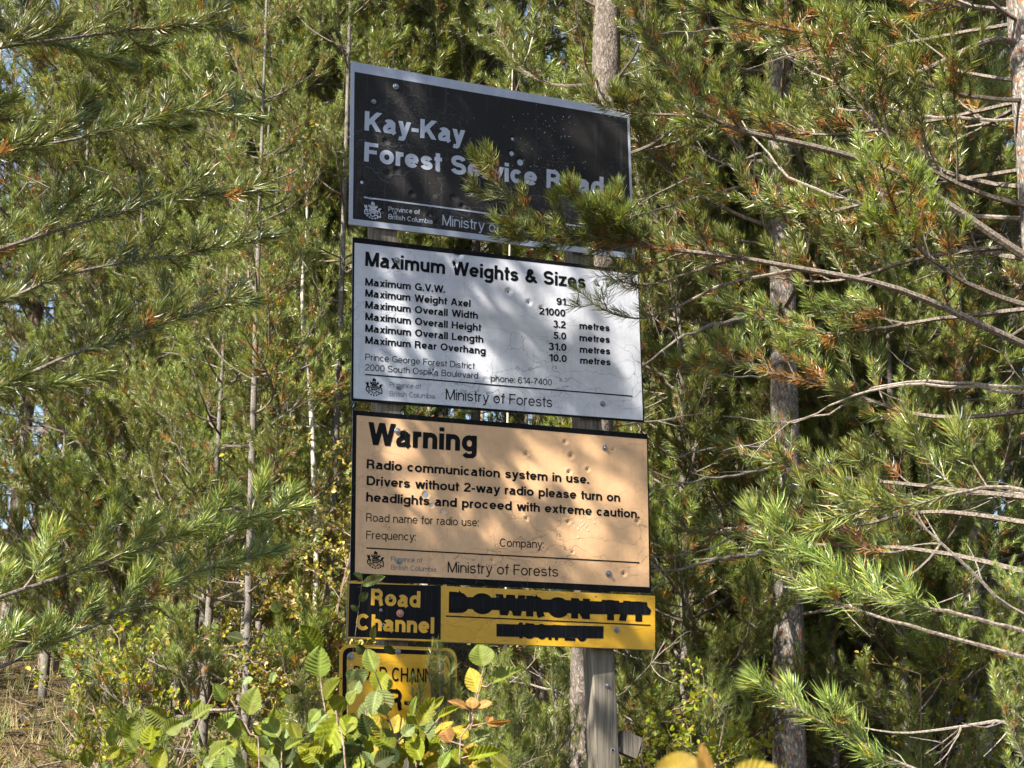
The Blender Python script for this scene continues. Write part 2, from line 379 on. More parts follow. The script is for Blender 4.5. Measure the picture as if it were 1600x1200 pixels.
# ------------------------------------------------------------------ lettering: a plain grotesque drawn with a pen
def arc(cx, cy, rx, ry, a0, a1, n=None, e=2.12):
    n = n or max(4, int(abs(a1-a0)/14)); out = []
    for i in range(n+1):
        a = R(a0+(a1-a0)*i/n); c, s = math.cos(a), math.sin(a)
        out.append((cx+rx*math.copysign(abs(c)**(2/e), c), cy+ry*math.copysign(abs(s)**(2/e), s)))
    return out
def glyph(ch, w):
    """returns (advance, strokes); a stroke is (points, ylo, yhi)"""
    h = w/2; X = .73; S = []; W = .7
    def st(pts, lo=-1, hi=2, k=1.): S.append((pts, lo, hi, k))
    def v(x, a, b): st([(x, a), (x, b)])
    def hz(y, a, b): st([(a, y), (b, y)], k=.88)
    def diag(a, b, lo, hi):
        dx, dy = b[0]-a[0], b[1]-a[1]; l = math.hypot(dx, dy); e = w/l
        st([(a[0]-dx*e, a[1]-dy*e), (b[0]+dx*e, b[1]+dy*e)], lo, hi)
    def arch(x0, x1, base=0):     # n-type arch from stem x0 to x1
        r = (x1-x0)/2; st([(x0, X*.5)]+arc((x0+x1)/2, X-h-r*.95, r, r*.95, 165, 0)+[(x1, base)])
    bar = .5
    if ch == ' ': return .42, []
    if ch == 'A': W = .84; diag((h*1.1, 0), (W/2-.02, 1), 0, 1); diag((W-h*1.1, 0), (W/2+.02, 1), 0, 1); hz(.33, W*.26, W*.74)
    elif ch in 'BPR':
        W = .78; v(h, 0, 1); t = .52 if ch == 'B' else .47; xr = W-h-(.06 if ch != 'P' else .02)
        st([(h, 1-h)]+[(xr-.2, 1-h)]+arc(xr-.2, (1-h+t)/2, .2, (1-h-t)/2, 90, -90)+[(h, t)], k=.92)
        if ch == 'B': st([(h, t)]+[(W-h-.22, t)]+arc(W-h-.22, (t+h)/2, .22, (t-h)/2, 90, -90)+[(h, h)], k=.92)
        if ch == 'R': st([(xr-.2, t)]+arc(xr-.2, t-.16, .18, .16, 90, 0)+[(xr, .12), (xr+.05, 0)])
    elif ch in 'CG': 
        W = .86; st(arc(W/2, .5, W/2-h, .5-h, 42, 318, 24))
        if ch == 'G': hz(.45, W*.55, W); v(W-h, 0, .45+h*.8)
    elif ch == 'D': W = .82; v(h, 0, 1); st([(h, 1-h), (W-h-.32, 1-h)]+arc(W-h-.32, .5, .32, .5-h, 90, -90, 16)+[(h, h)])
    elif ch in 'EF':
        W = .7 if ch == 'E' else .66; v(h, 0, 1); hz(1-h, h, W); hz(.52, h, W-.06)
        if ch == 'E': hz(h, h, W)
    elif ch in 'HN':
        W = .78; v(h, 0, 1); v(W-h, 0, 1)
        if ch == 'H': hz(.52, h, W-h)
        else: diag((h, 1), (W-h, 0), 0, 1)
    elif ch == 'K': W = .84; v(h, 0, 1); st([(h+.02, .33), (W-h*1.2+.06, 1.06)], 0, 1); st([(h+w*.9, .60), (W-h*1.2+.05, -.08)], 0, 1)
    elif ch == 'L': W = .62; v(h, 0, 1); hz(h, h, W)
    elif ch == 'M': W = .93; v(h, 0, 1); v(W-h, 0, 1); diag((h*1.1, 1), (W/2, 0), 0, 1); diag((W-h*1.1, 1), (W/2, 0), 0, 1)
    elif ch in 'OQ': W = .9; st(arc(W/2, .5, W/2-h, .5-h, 0, 360, 30))
    elif ch == 'S':
        W = .78; r = (1-w)/4; st(arc(W/2, 1-h-r, W/2-h-.02, r, 15, 268, 16)+arc(W/2, h+r, W/2-h, r, 88, -168, 16))
    elif ch == 'T': W = .74; v(W/2, 0, 1); hz(1-h, 0, W)
    elif ch == 'V': W = .82; diag((h*1.1, 1), (W/2, 0), 0, 1); diag((W-h*1.1, 1), (W/2, 0), 0, 1)
    elif ch == 'W':
        W = 1.2; a = W*.28
        diag((h, 1), (a, 0), 0, 1); diag((W/2-.01, 1), (a+.01, 0), 0, 1); diag((W/2+.01, 1), (W-a-.01, 0), 0, 1); diag((W-h, 1), (W-a, 0), 0, 1)
    elif ch == 'a':
        W = .66; xs = W-h-.05
        st(arc(W*.47, X*.72, W*.40-h, X*.28-h, 165, 0, 8)+[(xs, X*.7), (xs, .1), (W-h*.6, 0)])
        st([(xs, X*.6), (W*.4, X*.57)]+arc(W*.36, X*.285, W*.36-h, X*.285-h*.6, 90, 270, 8)[1:]+[(xs, X*.22)], 0, X)
    elif ch in 'bdpqg':
        W = .68; sx = h if ch in 'bp' else W-h
        st(arc(W/2, X/2, W/2-h, X/2-h, 0, 360, 22))
        if ch in 'bd': v(sx, 0, 1)
        elif ch in 'pq': v(sx, -.28, X)
        else: st([(W-h, X), (W-h, -.02)]+arc(W/2, -.04, W/2-h, .2-h*.2, 0, -160, 8), -.3, X)
    elif ch == 'c': W = .64; st(arc(W/2, X/2, W/2-h, X/2-h, 42, 318, 18))
    elif ch == 'e': W = .68; st(arc(W/2, X/2, W/2-h, X/2-h, 0, 322, 20)); hz(X/2-.005, h, W-h*.4)
    elif ch == 'f': W = .4; st([(W*.47, 0), (W*.47, .8)]+arc(W*.47+.17, .82, .17, .18-h, 180, 100, 5), 0, 1); hz(X-h*.8, 0, W)
    elif ch in 'hmn':
        W = .64 if ch != 'm' else 1.02; v(h, 0, 1 if ch == 'h' else X)
        if ch == 'm': arch(h, W/2); arch(W/2, W-h)
        else: arch(h, W-h)
    elif ch == 'u': W = .64; v(W-h, 0, X); r = (W-w)/2; st([(h, X)]+arc(W/2, h+r*.95, r, r*.95, 180, 345)+[(W-h, X*.5)])
    elif ch in 'il': W = w; v(h, 0, X if ch == 'i' else 1); (v(h, 1-w*.8, 1) if ch == 'i' else 0)
    elif ch == 'k': W = .64; v(h, 0, 1); st([(h+.02, .22), (W-h*1.5+.05, X+.05)], 0, X); st([(h+w*.8, .44), (W-h+.04, -.08)], 0, X)
    elif ch == 'o': W = .7; st(arc(W/2, X/2, W/2-h, X/2-h, 0, 360, 24))
    elif ch == 'r': W = .42; v(h, 0, X); st([(h, X*.45)]+arc(h+.24, X-h-.18, .24, .18, 170, 85, 5))
    elif ch == 's':
        W = .62; r = (X-w)/4; st(arc(W/2, X-h-r, W/2-h-.02, r, 10, 268, 12)+arc(W/2, h+r, W/2-h, r, 88, -168, 12), k=.95)
    elif ch == 't': W = .38; st([(W*.45, .95), (W*.45, .16)]+arc(W*.45+.13, .14, .13, .14-h*.7, 180, 265, 5), 0, .95); hz(X-h*.8, 0, W)
    elif ch == 'v': W = .66; diag((h*1.05, X), (W/2, 0), 0, X); diag((W-h*1.05, X), (W/2, 0), 0, X)
    elif ch == 'w':
        W = .98; a = W*.28
        diag((h, X), (a, 0), 0, X); diag((W/2-.01, X), (a+.01, 0), 0, X); diag((W/2+.01, X), (W-a-.01, 0), 0, X); diag((W-h, X), (W-a, 0), 0, X)
    elif ch == 'x': W = .66; diag((h*1.2, X), (W-h*1.2, 0), 0, X); diag((W-h*1.2, X), (h*1.2, 0), 0, X)
    elif ch == 'y': W = .66; diag((h*1.05, X), (W/2, 0), 0, X); st([(W-h*1.05+.03, X+.08), (W*.42, -.14)]+[(W*.3, -.25+h*.4), (W*.08, -.27+h)], -.29, X)
    elif ch == 'z': W = .6; hz(X-h*.9, 0, W); hz(h*.9, 0, W); diag((h*1.6, h), (W-h*1.6, X-h), 0, X)
    elif ch == '0': W = .68; st(arc(W/2, .5, W/2-h, .5-h, 0, 360, 26))
    elif ch == '1': W = .44; v(W-h, 0, 1); st([(0, .74), (W*.45, .8), (W-h, 1)], k=.8)
    elif ch == '2': W = .68; st(arc(W/2, .7, W/2-h, .3-h, 170, -28, 12)+[(W*.36, .3), (h, h)]); hz(h, 0, W)
    elif ch == '3': W = .68; st(arc(W*.48, .745, W*.44-h, .255-h*.8, 165, -85, 10)); st(arc(W*.48, .275, W*.52-h, .275-h*.8, 85, -165, 12))
    elif ch == '4': W = .7; v(W-h-.12, 0, 1); hz(.29, 0, W); st([(h*.4, .27), (W-h-.16, .99)], .2, 1)
    elif ch == '5': W = .68; hz(1-h, .14, W-.05); st([(.14+h*.6, 1), (.1+h*.5, .5)]); st([(.1+h*.6, .5)]+arc(W*.48, .33, W*.52-h, .33-h, 125, -160, 14))
    elif ch == '6': W = .68; st(arc(W/2, .33, W/2-h, .33-h, 0, 360, 20)); st([(h, .33), (h, .5)]+arc(W/2, .62, W/2-h, .38-h, 180, 30, 10)[1:])
    elif ch == '7': W = .66; hz(1-h, 0, W); st([(W-h, 1-h), (W*.55, .6), (W*.3, 0)], 0, 1)
    elif ch == '9': W = .68; st(arc(W/2, .67, W/2-h, .33-h, 0, 360, 20)); st([(W-h, .67), (W-h, .5)]+arc(W/2, .38, W/2-h, .38-h, 0, -150, 10)[1:])
    elif ch == '&': W = .84; st([(W, .02), (W*.25, .66)]+arc(W*.44, .77, W*.22-h*.5, .23-h, 200, -20, 10)+[(W*.25, .5)]+arc(W*.38, .27, W*.38-h, .27-h, 130, 320, 10)+[(W*.84, .45)], 0, 1)
    elif ch == '.': W = w; v(h, 0, max(.16, w*1.02))
    elif ch == ':': W = w; v(h, 0, max(.16, w)); v(h, X-max(.16, w), X)
    elif ch == '-': W = .36; hz(.36, 0, W)
    elif ch == '/': W = .4; diag((h*.7, 0), (W-h*.7, 1), 0, 1)
    return W+.08+max(0, .16-w)*.5-(.05 if ch in 'AVWTvwyxrft/' else 0), S

def clip_y(poly, lo, hi):
    for s, b in ((1, lo), (-1, -hi)):
        out = []
        for i in range(len(poly)):
            p, q = poly[i-1], poly[i]; ip, iq = s*p[1] >= b-1e-9, s*q[1] >= b-1e-9
            if ip != iq:
                t = (b-s*p[1])/(s*q[1]-s*p[1]); out.append((p[0]+(q[0]-p[0])*t, b*s))
            if iq: out.append(q)
        poly = out
        if len(poly) < 3: return []
    return poly

def text_polys(text, w):
    polys = []; x = 0
    for ch in text:
        adv, S = glyph(ch, w)
        for li, (pts, lo, hi, k) in enumerate(S):
            q = [pts[0]]
            for a, b in zip(pts[:-1], pts[1:]):       # cut long straight runs so that they follow the sheet
                n = max(1, int(math.hypot(b[0]-a[0], b[1]-a[1])/.3))
                for i in range(1, n+1): q.append((a[0]+(b[0]-a[0])*i/n, a[1]+(b[1]-a[1])*i/n))
            P = np.array(q); T = np.zeros_like(P); sg = unit(np.diff(P, axis=0)); closed = np.allclose(P[0], P[-1])
            T[1:-1] = unit(sg[:-1]+sg[1:]); T[0] = sg[0]; T[-1] = sg[-1]
            if closed: T[0] = T[-1] = unit(sg[0]+sg[-1])
            nrm = np.stack([-T[:, 1], T[:, 0]], 1); m = np.ones(len(P))
            c = np.clip((T[1:-1]*sg[:-1]).sum(1), .6, 1); m[1:-1] = 1/c
            A = P+nrm*(w/2*k*m)[:, None]; B = P-nrm*(w/2*k*m)[:, None]
            for i in range(len(P)-1):
                c4 = clip_y([tuple(A[i]), tuple(B[i]), tuple(B[i+1]), tuple(A[i+1])], lo, hi)
                if c4: polys.append((li, [(p[0]+x, p[1]) for p in c4]))
        x += adv
    return polys

# ------------------------------------------------------------------ signs
YAW = R(23.0)
PD = Vector((math.cos(YAW), math.sin(YAW), 0)); PN = Vector((math.sin(YAW), -math.cos(YAW), 0))
PO = Vector((0, 6.3, 0))
def hit(px, py, off=0.):
    """where the line of sight through a pixel meets the sign plane: (along the boards, height)"""
    d = cam_rot @ Vector((px-800, 600-py, -FPX)); o = PO+PN*off
    t = (o-EYE).dot(PN)/d.dot(PN); p = EYE+d*t
    return ((p-PO).dot(PD), p.z)

def sheet_mat(name, c, crack, rough=.4, fine=0., spot=None, scuff=None, spec=.5):
    m = mat(name, c, rough, spec); nd = m.node_tree.nodes; b = nd['Principled BSDF']; tc = nd.new('ShaderNodeTexCoord')
    mp = N(m, 'ShaderNodeMapping', Scale=(.8, 1, 2.6)); L(m, tc.outputs['Object'], mp.inputs[0])
    n0 = N(m, 'ShaderNodeTexNoise', Scale=5., Detail=5.); L(m, tc.outputs['Object'], n0.inputs['Vector'])
    ad = nd.new('ShaderNodeVectorMath'); ad.operation = 'MULTIPLY_ADD'; ad.inputs[1].default_value = (.5, .5, .5)
    L(m, n0.outputs['Color'], ad.inputs[0]); L(m, mp.outputs[0], ad.inputs[2])
    v = N(m, 'ShaderNodeTexVoronoi', Scale=4.5, _feature='DISTANCE_TO_EDGE'); L(m, ad.outputs[0], v.inputs['Vector'])
    r = ramp(m, v.outputs[0], [(0, (1, 1, 1)), (.014, (0, 0, 0))])
    n2 = N(m, 'ShaderNodeTexNoise', Scale=2.5, Detail=2.); L(m, tc.outputs['Object'], n2.inputs['Vector'])
    r2 = ramp(m, n2.outputs[0], [(.4, (.05, .05, .05)), (.6, (.8, .8, .8))])
    f = mixc(m, 1., r.outputs[0], r2.outputs[0], 'MULTIPLY')
    cc = mixc(m, f, c, crack)
    n4 = N(m, 'ShaderNodeTexNoise', Scale=11., Detail=6., Roughness=.7); L(m, tc.outputs['Object'], n4.inputs['Vector'])
    r4 = ramp(m, n4.outputs[0], [(.3, (.8, .8, .8)), (.7, (1.08, 1.08, 1.08))]); cc = mixc(m, 1., cc, r4.outputs[0], 'MULTIPLY')
    if fine:
        v3 = N(m, 'ShaderNodeTexVoronoi', Scale=95., _feature='DISTANCE_TO_EDGE'); L(m, tc.outputs['Object'], v3.inputs['Vector'])
        r3 = ramp(m, v3.outputs[0], [(0, (fine,)*3), (.12, (0, 0, 0))])
        f3 = mixc(m, 1., r3.outputs[0], ramp(m, n2.outputs[0], [(.42, (0, 0, 0)), (.6, (1, 1, 1))]).outputs[0], 'MULTIPLY'); cc = mixc(m, f3, cc, crack)
    # little drips of dirt
    mp5 = N(m, 'ShaderNodeMapping', Scale=(60, 60, 3)); L(m, tc.outputs['Object'], mp5.inputs[0])
    n5 = N(m, 'ShaderNodeTexNoise', Scale=1., Detail=3.); L(m, mp5.outputs[0], n5.inputs['Vector'])
    r5 = ramp(m, n5.outputs[0], [(.58, (0, 0, 0)), (.8, (.24, .24, .24))]); cc = mixc(m, r5.outputs[0], cc, crack)
    L(m, cc, b.inputs['Base Color'])
    rr = N(m, 'ShaderNodeMapRange', To__Min=rough-.1, To__Max=rough+.15); L(m, n4.outputs[0], rr.inputs[0]); L(m, rr.outputs[0], b.inputs['Roughness'])
    bp = N(m, 'ShaderNodeBump', Strength=.35, Distance=.002); L(m, f, bp.inputs['Height']); bp.invert = True
    n6 = N(m, 'ShaderNodeTexNoise', Scale=3., Detail=1.); L(m, tc.outputs['Object'], n6.inputs['Vector'])
    bp2 = N(m, 'ShaderNodeBump', Strength=.5, Distance=.02); L(m, n6.outputs[0], bp2.inputs['Height']); L(m, bp.outputs[0], bp2.inputs['Normal'])
    L(m, bp2.outputs[0], b.inputs['Normal'])
    return m
SILVER = (.31, .335, .40); BLK = (.012, .013, .02)
M_black = sheet_mat('black_sheeting', (.017, .0158, .0155), (.10, .098, .10), .55, fine=.3, spec=.12)
M_silver = sheet_mat('silver_sheeting', SILVER, (.22, .23, .26), .38)
M_white = sheet_mat('white_sheeting', (.46, .475, .52), (.12, .13, .15), .38)
M_peach = sheet_mat('peach_sheeting', (.56, .345, .18), (.22, .125, .065), .45)
M_yellow = sheet_mat('yellow_sheeting', (.52, .285, .006), (.25, .13, .02), .38)
M_rim = sheet_mat('black_border', (.003, .003, .0035), (.06, .06, .06), .5, spec=.1)
M_ink = mat('black_print', (.003, .003, .003), .5, .1)
M_inkgrey = mat('grey_print', (.10, .10, .12), .5, .4)
M_lsilver = mat('silver_print', (.31, .335, .40), .38)
M_lyellow = mat('yellow_print', (.48, .265, .012), .4)
M_tape = mat('black_tape', (.003, .003, .003), .45, .12)
def tape_tex():
    m = M_tape; nd = m.node_tree.nodes; tc = nd.new('ShaderNodeTexCoord'); mp = N(m, 'ShaderNodeMapping', Scale=(150, 1, 4)); L(m, tc.outputs['Object'], mp.inputs[0])
    n = N(m, 'ShaderNodeTexNoise', Scale=1., Detail=2.); L(m, mp.outputs[0], n.inputs['Vector'])
    bp = N(m, 'ShaderNodeBump', Strength=.8, Distance=.002); L(m, n.outputs[0], bp.inputs['Height']); L(m, bp.outputs[0], nd['Principled BSDF'].inputs['Normal'])
    r = ramp(m, n.outputs[0], [(.5, (.0022, .0022, .003)), (.85, (.012, .012, .014))]); L(m, r.outputs[0], nd['Principled BSDF'].inputs['Base Color'])
tape_tex()
M_metal = mat('galvanised_steel', (.2, .2, .21), .42, .5, .8)
M_hole = mat('bullet_hole_dark', (.006, .006, .006), .9, .1)
M_rust = mat('rusty_washer', (.33, .17, .12), .6, .4, .3)
M_alu = mat('bare_aluminium', (.34, .345, .36), .35, .5, .7)

def bolt_mesh(name, m, rw=.0125, seed=0):
    mb = MB(); n = 20; th = np.arange(n)*2*math.pi/n
    def ring(r, y, nn=th): return np.stack([np.cos(nn)*r, np.full(len(nn), y), np.sin(nn)*r], 1)
    def loft(rs, k):
        V = np.concatenate(rs); F = []
        for i in range(len(rs)-1):
            for j in range(k): a = i*k+j; b = i*k+(j+1) % k; F += [(a, a+k, b), (b, a+k, b+k)]
        V = np.concatenate([V, rs[-1].mean(0)[None]]); e = (len(rs)-1)*k
        F += [(e+j, len(V)-1, e+(j+1) % k) for j in range(k)]; mb.add(V, F)
    loft([ring(rw, .0), ring(rw, -.0015), ring(rw*.93, -.0021), ring(rw*.6, -.0024)], n)
    hx = np.arange(6)*math.pi/3+seed
    loft([ring(rw*.56, -.0022, hx), ring(rw*.56, -.0085, hx), ring(rw*.46, -.0098, hx)], 6)
    return mb.mesh(name, [m])
ME_BOLT = bolt_mesh('bolt', M_metal); ME_RBOLT = bolt_mesh('bolt', M_rust, .0145, .4)
def hole_mesh():
    mb = MB(); n = 14; rg = np.random.default_rng(5); th = np.arange(n)*2*math.pi/n
    r0 = .0032*rg.uniform(.8, 1.25, n); r1 = r0+.0022*rg.uniform(.5, 1.4, n)
    c = np.zeros((1, 3)); a = np.stack([np.cos(th)*r0, np.full(n, -.0004), np.sin(th)*r0], 1); b = np.stack([np.cos(th)*r1, np.full(n, .0001), np.sin(th)*r1], 1)
    c[0, 1] = -.0002
    mb.add(np.concatenate([c, a]), [(0, 1+j, 1+(j+1) % n) for j in range(n)], 0)
    mb.add(np.concatenate([a, b]), [t for j in range(n) for t in ((j, j+n, (j+1) % n), ((j+1) % n, j+n, (j+1) % n+n))], 1)
    return mb.mesh('bullet_hole', [M_hole, M_alu])
ME_HOLE = hole_mesh()

from mathutils.geometry import tessellate_polygon
class Board:
    """a road sign: thin board, printed sheet with dents, lettering that follows the sheet"""
    def __init__(s, name, outer, inner, off, label, cat='road sign', warp=.004, seed=0, thick=.013):
        s.off = off; s.O = [hit(*p, off) for p in outer]; s.I = [hit(*p, off) for p in inner]; s.dents = []; s.seed = seed; s.warp = warp; s.layer = 0
        u0, z0 = s.O[3]; s.base = Vector(PO+PN*off+PD*u0); s.base.z = z0; s.u0, s.z0 = u0, z0
        s.root = thing(name, s.base, label, cat); s.root.rotation_euler.z = YAW; s.thick = thick
    def loc(s, p): return (p[0]-s.u0, p[1]-s.z0)
    def px(s, px, py): return s.loc(hit(px, py, s.off))
    def dent(s, px, py, r=.009, d=.0045): s.dents.append((*s.px(px, py), r, d))
    def disp(s, V):
        V = np.asarray(V, float); x, z = V[..., 0], V[..., 1]
        y = s.warp*(np.sin(x*3.1+s.seed)*np.cos(z*4.3+s.seed*2)+.5*np.sin(x*7+z*5+s.seed))
        y = y+s.warp*1.2
        for (a, b, r, d) in s.dents: y = y+d*np.exp(-(((x-a)**2+(z-b)**2)/(r*r)))-d*.12*np.exp(-((np.sqrt((x-a)**2+(z-b)**2)-r*1.9)/(r*.5))**2)
        return y
    def P3(s, P2, lift=0.):
        P2 = np.asarray(P2, float); return np.stack([P2[..., 0], s.disp(P2)-lift, P2[..., 1]], -1)
    def back(s, m_edge, m_border, border=True):
        O = [s.loc(p) for p in s.O]; I = [s.loc(p) for p in s.I]; t = s.thick
        mb = MB(); f = [(x, t*.75, z) for x, z in O]; b = [(x, t, z) for x, z in O]
        mb.add(f+b, [(0, 3, 2), (0, 2, 1), (4, 5, 6), (4, 6, 7)]+[q for i in range(4) for q in ((i, (i+1) % 4, (i+1) % 4+4), (i, (i+1) % 4+4, i+4))])
        mb.build('board', m_edge, s.root)
        if border:
            mb = MB(); n = 40
            for i in range(4):
                a, b2, c, d = np.array(O[i]), np.array(O[(i+1) % 4]), np.array(I[(i+1) % 4]), np.array(I[i])
                tt = np.linspace(0, 1, n)[:, None]; o = a+(b2-a)*tt; q = d+(c-d)*tt; q2 = q+(q-o)*.02
                Vo = s.P3(o, .0006); Vq = s.P3(q2, .0006); Vb = np.stack([o[:, 0], np.full(n, t*.75-.0003), o[:, 1]], 1)
                V = np.concatenate([Vb, Vo, Vq]); F = []
                for k in range(n-1):
                    for r_ in (0, n): F += [(r_+k, r_+k+1, r_+n+k+1), (r_+k, r_+n+k+1, r_+n+k)]
                mb.add(V, F)
            mb.build('border', m_border, s.root)
    def face(s, m, nx=300, nz=150):
        I = np.array([s.loc(p) for p in s.I]); a, b = np.meshgrid(np.linspace(0, 1, nx), np.linspace(0, 1, nz))
        a = a[..., None]; b = b[..., None]
        P = (I[3]*(1-a)+I[2]*a)*(1-b)+(I[0]*(1-a)+I[1]*a)*b
        V = s.P3(P.reshape(-1, 2)); i, j = np.meshgrid(np.arange(nx-1), np.arange(nz-1)); k = (j*nx+i).ravel()
        F = np.concatenate([np.stack([k, k+1, k+nx+1], 1), np.stack([k, k+nx+1, k+nx], 1)])
        mb = MB(); mb.add(V, F); return mb.build('printed_sheet', m, s.root, smooth=True)
    def text(s, txt, p0, p1, cap, w, m, name='lettering'):
        """ink from pixel p0 (left end of the baseline) to p1, cap height in pixels"""
        a = np.array(s.px(*p0)); b = np.array(s.px(*p1)); c = np.array(s.px(p0[0], p0[1]-cap)); capm = abs(c[1]-a[1])
        polys = text_polys(txt, w); xs = [p[0] for _, q in polys for p in q]; x0, x1 = min(xs), max(xs)
        ex = (b-a)/(x1-x0); ey = np.array((0, 1.))*capm
        mb = MB()
        for li, q in polys:
            Q = np.array([a+ex*(p[0]-x0)+ey*p[1] for p in q]); mb.poly(s.P3(Q, .0011+li*.00005))
        return mb.build(name, m, s.root)
    def line(s, p0, p1, wpx, m, name='rule', lift=.0012):
        a = np.array(s.px(*p0)); b = np.array(s.px(*p1)); c = np.array(s.px(p0[0], p0[1]+wpx))-a; n = 160; mb = MB()
        t = np.linspace(0, 1, n)[:, None]; A = a+(b-a)*t; V = np.concatenate([s.P3(A, lift), s.P3(A+c, lift)])
        mb.add(V, [q for k in range(n-1) for q in ((k, k+1, k+n+1), (k, k+n+1, k+n))]); return mb.build(name, m, s.root)
    def pxpoly(s, pts, m, name, lift=.0007, sub=1):
        mb = MB(); P = [s.px(*p) for p in pts]; V = s.P3(np.array(P), lift)
        tr = tessellate_polygon([[Vector((p[0], p[1], 0)) for p in P]]); mb.add(V, tr); return mb.build(name, m, s.root)
    def crest(s, x0, y0, x1, y1, m, m2):
        """the provincial arms: crown, two supporters, shield and the row of flowers"""
        sh = [[(415,300),(440,290),(462,258),(485,300),(520,300),(526,420),(520,505),(420,505),(413,430)],
              [(340,370),(362,420),(385,430),(398,385),(412,480),(430,500),(420,522),(370,492),(328,450)],
              [(600,370),(578,420),(555,430),(545,385),(530,480),(510,500),(520,522),(570,492),(615,450)],
              [(340,535),(420,512),(520,512),(592,545),(588,600),(560,655),(520,690),(400,690),(365,640)],
              [(195,400),(215,405),(232,440),(262,410),(285,410),(300,450),(290,530),(330,570),(330,645),(290,602),(250,592),(230,640),(240,700),(215,732),(198,640),(208,580),(240,552),(212,480)],
              [(228,702),(380,690),(384,716),(232,746)], [(742,480),(702,522),(682,570),(722,640),(716,790),(690,800),(690,650),(650,592),(600,642),(575,600),(620,560),(640,490),(682,468)],
              [(552,702),(712,772),(700,802),(538,730)], [(262,600),(300,640),(350,680),(330,690),(270,650)], [(660,640),(600,690),(570,690),(620,640)]]
        def mp(p): 
            fx, fy = (p[0]-195)/540, (p[1]-270)/610; return (x0+(x1-x0)*fx, y0+(y1-y0)*fy+(x1-x0)*fx*s.slope)
        mb = MB()
        for i, q in enumerate(sh):
            P = [s.px(*mp(p)) for p in q]; mb.add(s.P3(np.array(P), .0007+i*.00003), tessellate_polygon([[Vector((*p, 0)) for p in P]]))
        ringp = [(460+86*math.cos(t), 715+78*math.sin(t)) for t in np.linspace(-.2, math.pi+.2, 14)]
        for a, b in zip(ringp[:-1], ringp[1:]):
            ia, ib = [((p[0]-460)*.66+460, (p[1]-715)*.66+715) for p in (a, b)]; mb.poly(s.P3(np.array([s.px(*mp(p)) for p in (a, b, ib, ia)]), .001))
        for cx, cy in ((300, 775), (370, 825), (452, 850), (540, 840), (612, 808)):
            mb.poly(s.P3(np.array([s.px(*mp((cx+29*math.cos(t), cy+29*math.sin(t)))) for t in np.linspace(0, 6.283, 9)[:-1]]), .00075))
        o = mb.build('coat_of_arms', m, s.root)
        mb = MB()       # marks on shield and crown in the ground colour
        for q in ([(425,395),(465,380),(510,400),(500,412),(465,398),(432,410)], [(440,440),(500,440),(500,452),(440,452)], [(360,560),(575,572),(572,582),(362,572)], [(375,612),(560,620),(556,630),(380,624)], [(430,690),(465,672),(500,690),(465,708)], [(410,645),(455,625),(455,650)], [(480,650),(520,632),(522,655)]):
            mb.poly(s.P3(np.array([s.px(*mp(p)) for p in q]), .0012))
        mb.build('coat_of_arms_detail', m2, s.root)
    def hole(s, px, py, sc=1.):
        u, z = s.px(px, py); o = link('bullet_hole', ME_HOLE, s.root); o.location = (u, float(s.disp(np.array([u, z])))-.0008, z); o.scale = (sc, 1, sc); o.rotation_euler.y = px*1.3
    def bolt(s, px, py, me=ME_BOLT, sc=1.):
        u, z = s.px(px, py); o = link('bolt', me, s.root); o.location = (u, float(s.disp(np.array([u, z])))-.0012, z); o.scale = (sc,)*3; o.rotation_euler.y = px*.7
    def specks(s, pts, m, name='pellet_mark', r=.0022):
        mb = MB(); rg = np.random.default_rng(int(s.seed*10)+9)
        for (px, py, k) in pts:
            u, z = s.px(px, py); n = 6; th = np.arange(n)*6.283/n+rg.random(); rr = r*k*rg.uniform(.7, 1.3, n)
            P = np.stack([u+np.cos(th)*rr, z+np.sin(th)*rr], 1); mb.poly(s.P3(P, .0010))
        tag(mb.build(name, m, s.root), kind='stuff')

# zoom-window coordinates -> photograph pixels
def zA(x, y): return (540+x/3.404, 80+y/3.404)
def zB(x, y): return (540+x/3.333, 360+y/3.333)
def zC(x, y): return (540+x/3.2, 630+y/3.2)
def zD(x, y): return (690+x/4.706, 910+y/4.706)
BOLD, REG, MED = .222, .115, .15
rs = np.random.default_rng(42)

# --- top sign: name of the road
A = Board('road_name_sign', [(549.4, 95.3), (983.6, 173.5), (992.6, 404.3), (546, 349.7)], [(554, 111.5), (980.5, 184), (988.5, 395.5), (551.5, 341.5)], 0,
          'black road name sign with silver border and bullet dents, topmost on the two posts', seed=1, warp=.003); A.slope = .13
HA = [(215,478,1), (222,650,1.3), (272,632,1.1), (90,693,1.4), (355,760,1.1), (617,710,1), (577,780,1.1), (660,760,.9), (620,825,1), (740,483,.8), (892,462,1.2), (888,540,1.3), (933,588,1.4), (200,855,.9), (265,862,.9), (455,872,1.1), (490,915,1), (135,775,.9), (960,690,.9)]
for x, y, k in HA: A.dent(*zA(x, y), .0088*k*(.8+.4*((x*7) % 1.3)), .0068*k)
A.back(M_alu, M_silver); A.face(M_black, 320, 190)
A.text('Kay-Kay', zA(100, 420), zA(636, 494), 30.3, BOLD, M_lsilver)
A.text('Forest Service Road', zA(98, 585), zA(1375, 766), 30.6, BOLD, M_lsilver)
A.line(zA(98, 772), zA(1478, 955), 2.4, M_lsilver)
A.text('Province of', (607, 330), (656, 334.8), 7.6, .13, M_lsilver)
A.text('British Columbia', (607, 341.7), (676, 349.8), 7.6, .13, M_lsilver)
A.text('Ministry of Forests', (691, 351.7), (853.5, 373.8), 16.5, REG, M_lsilver)
A.crest(569, 313, 596.5, 343.5-3, M_lsilver, M_black)
for x, y, k in HA: A.hole(*zA(x, y), k*.95)
A.bolt(*zA(268, 188)); A.bolt(*zA(150, 268), sc=.8); A.bolt(*zA(265, 862), sc=.75)
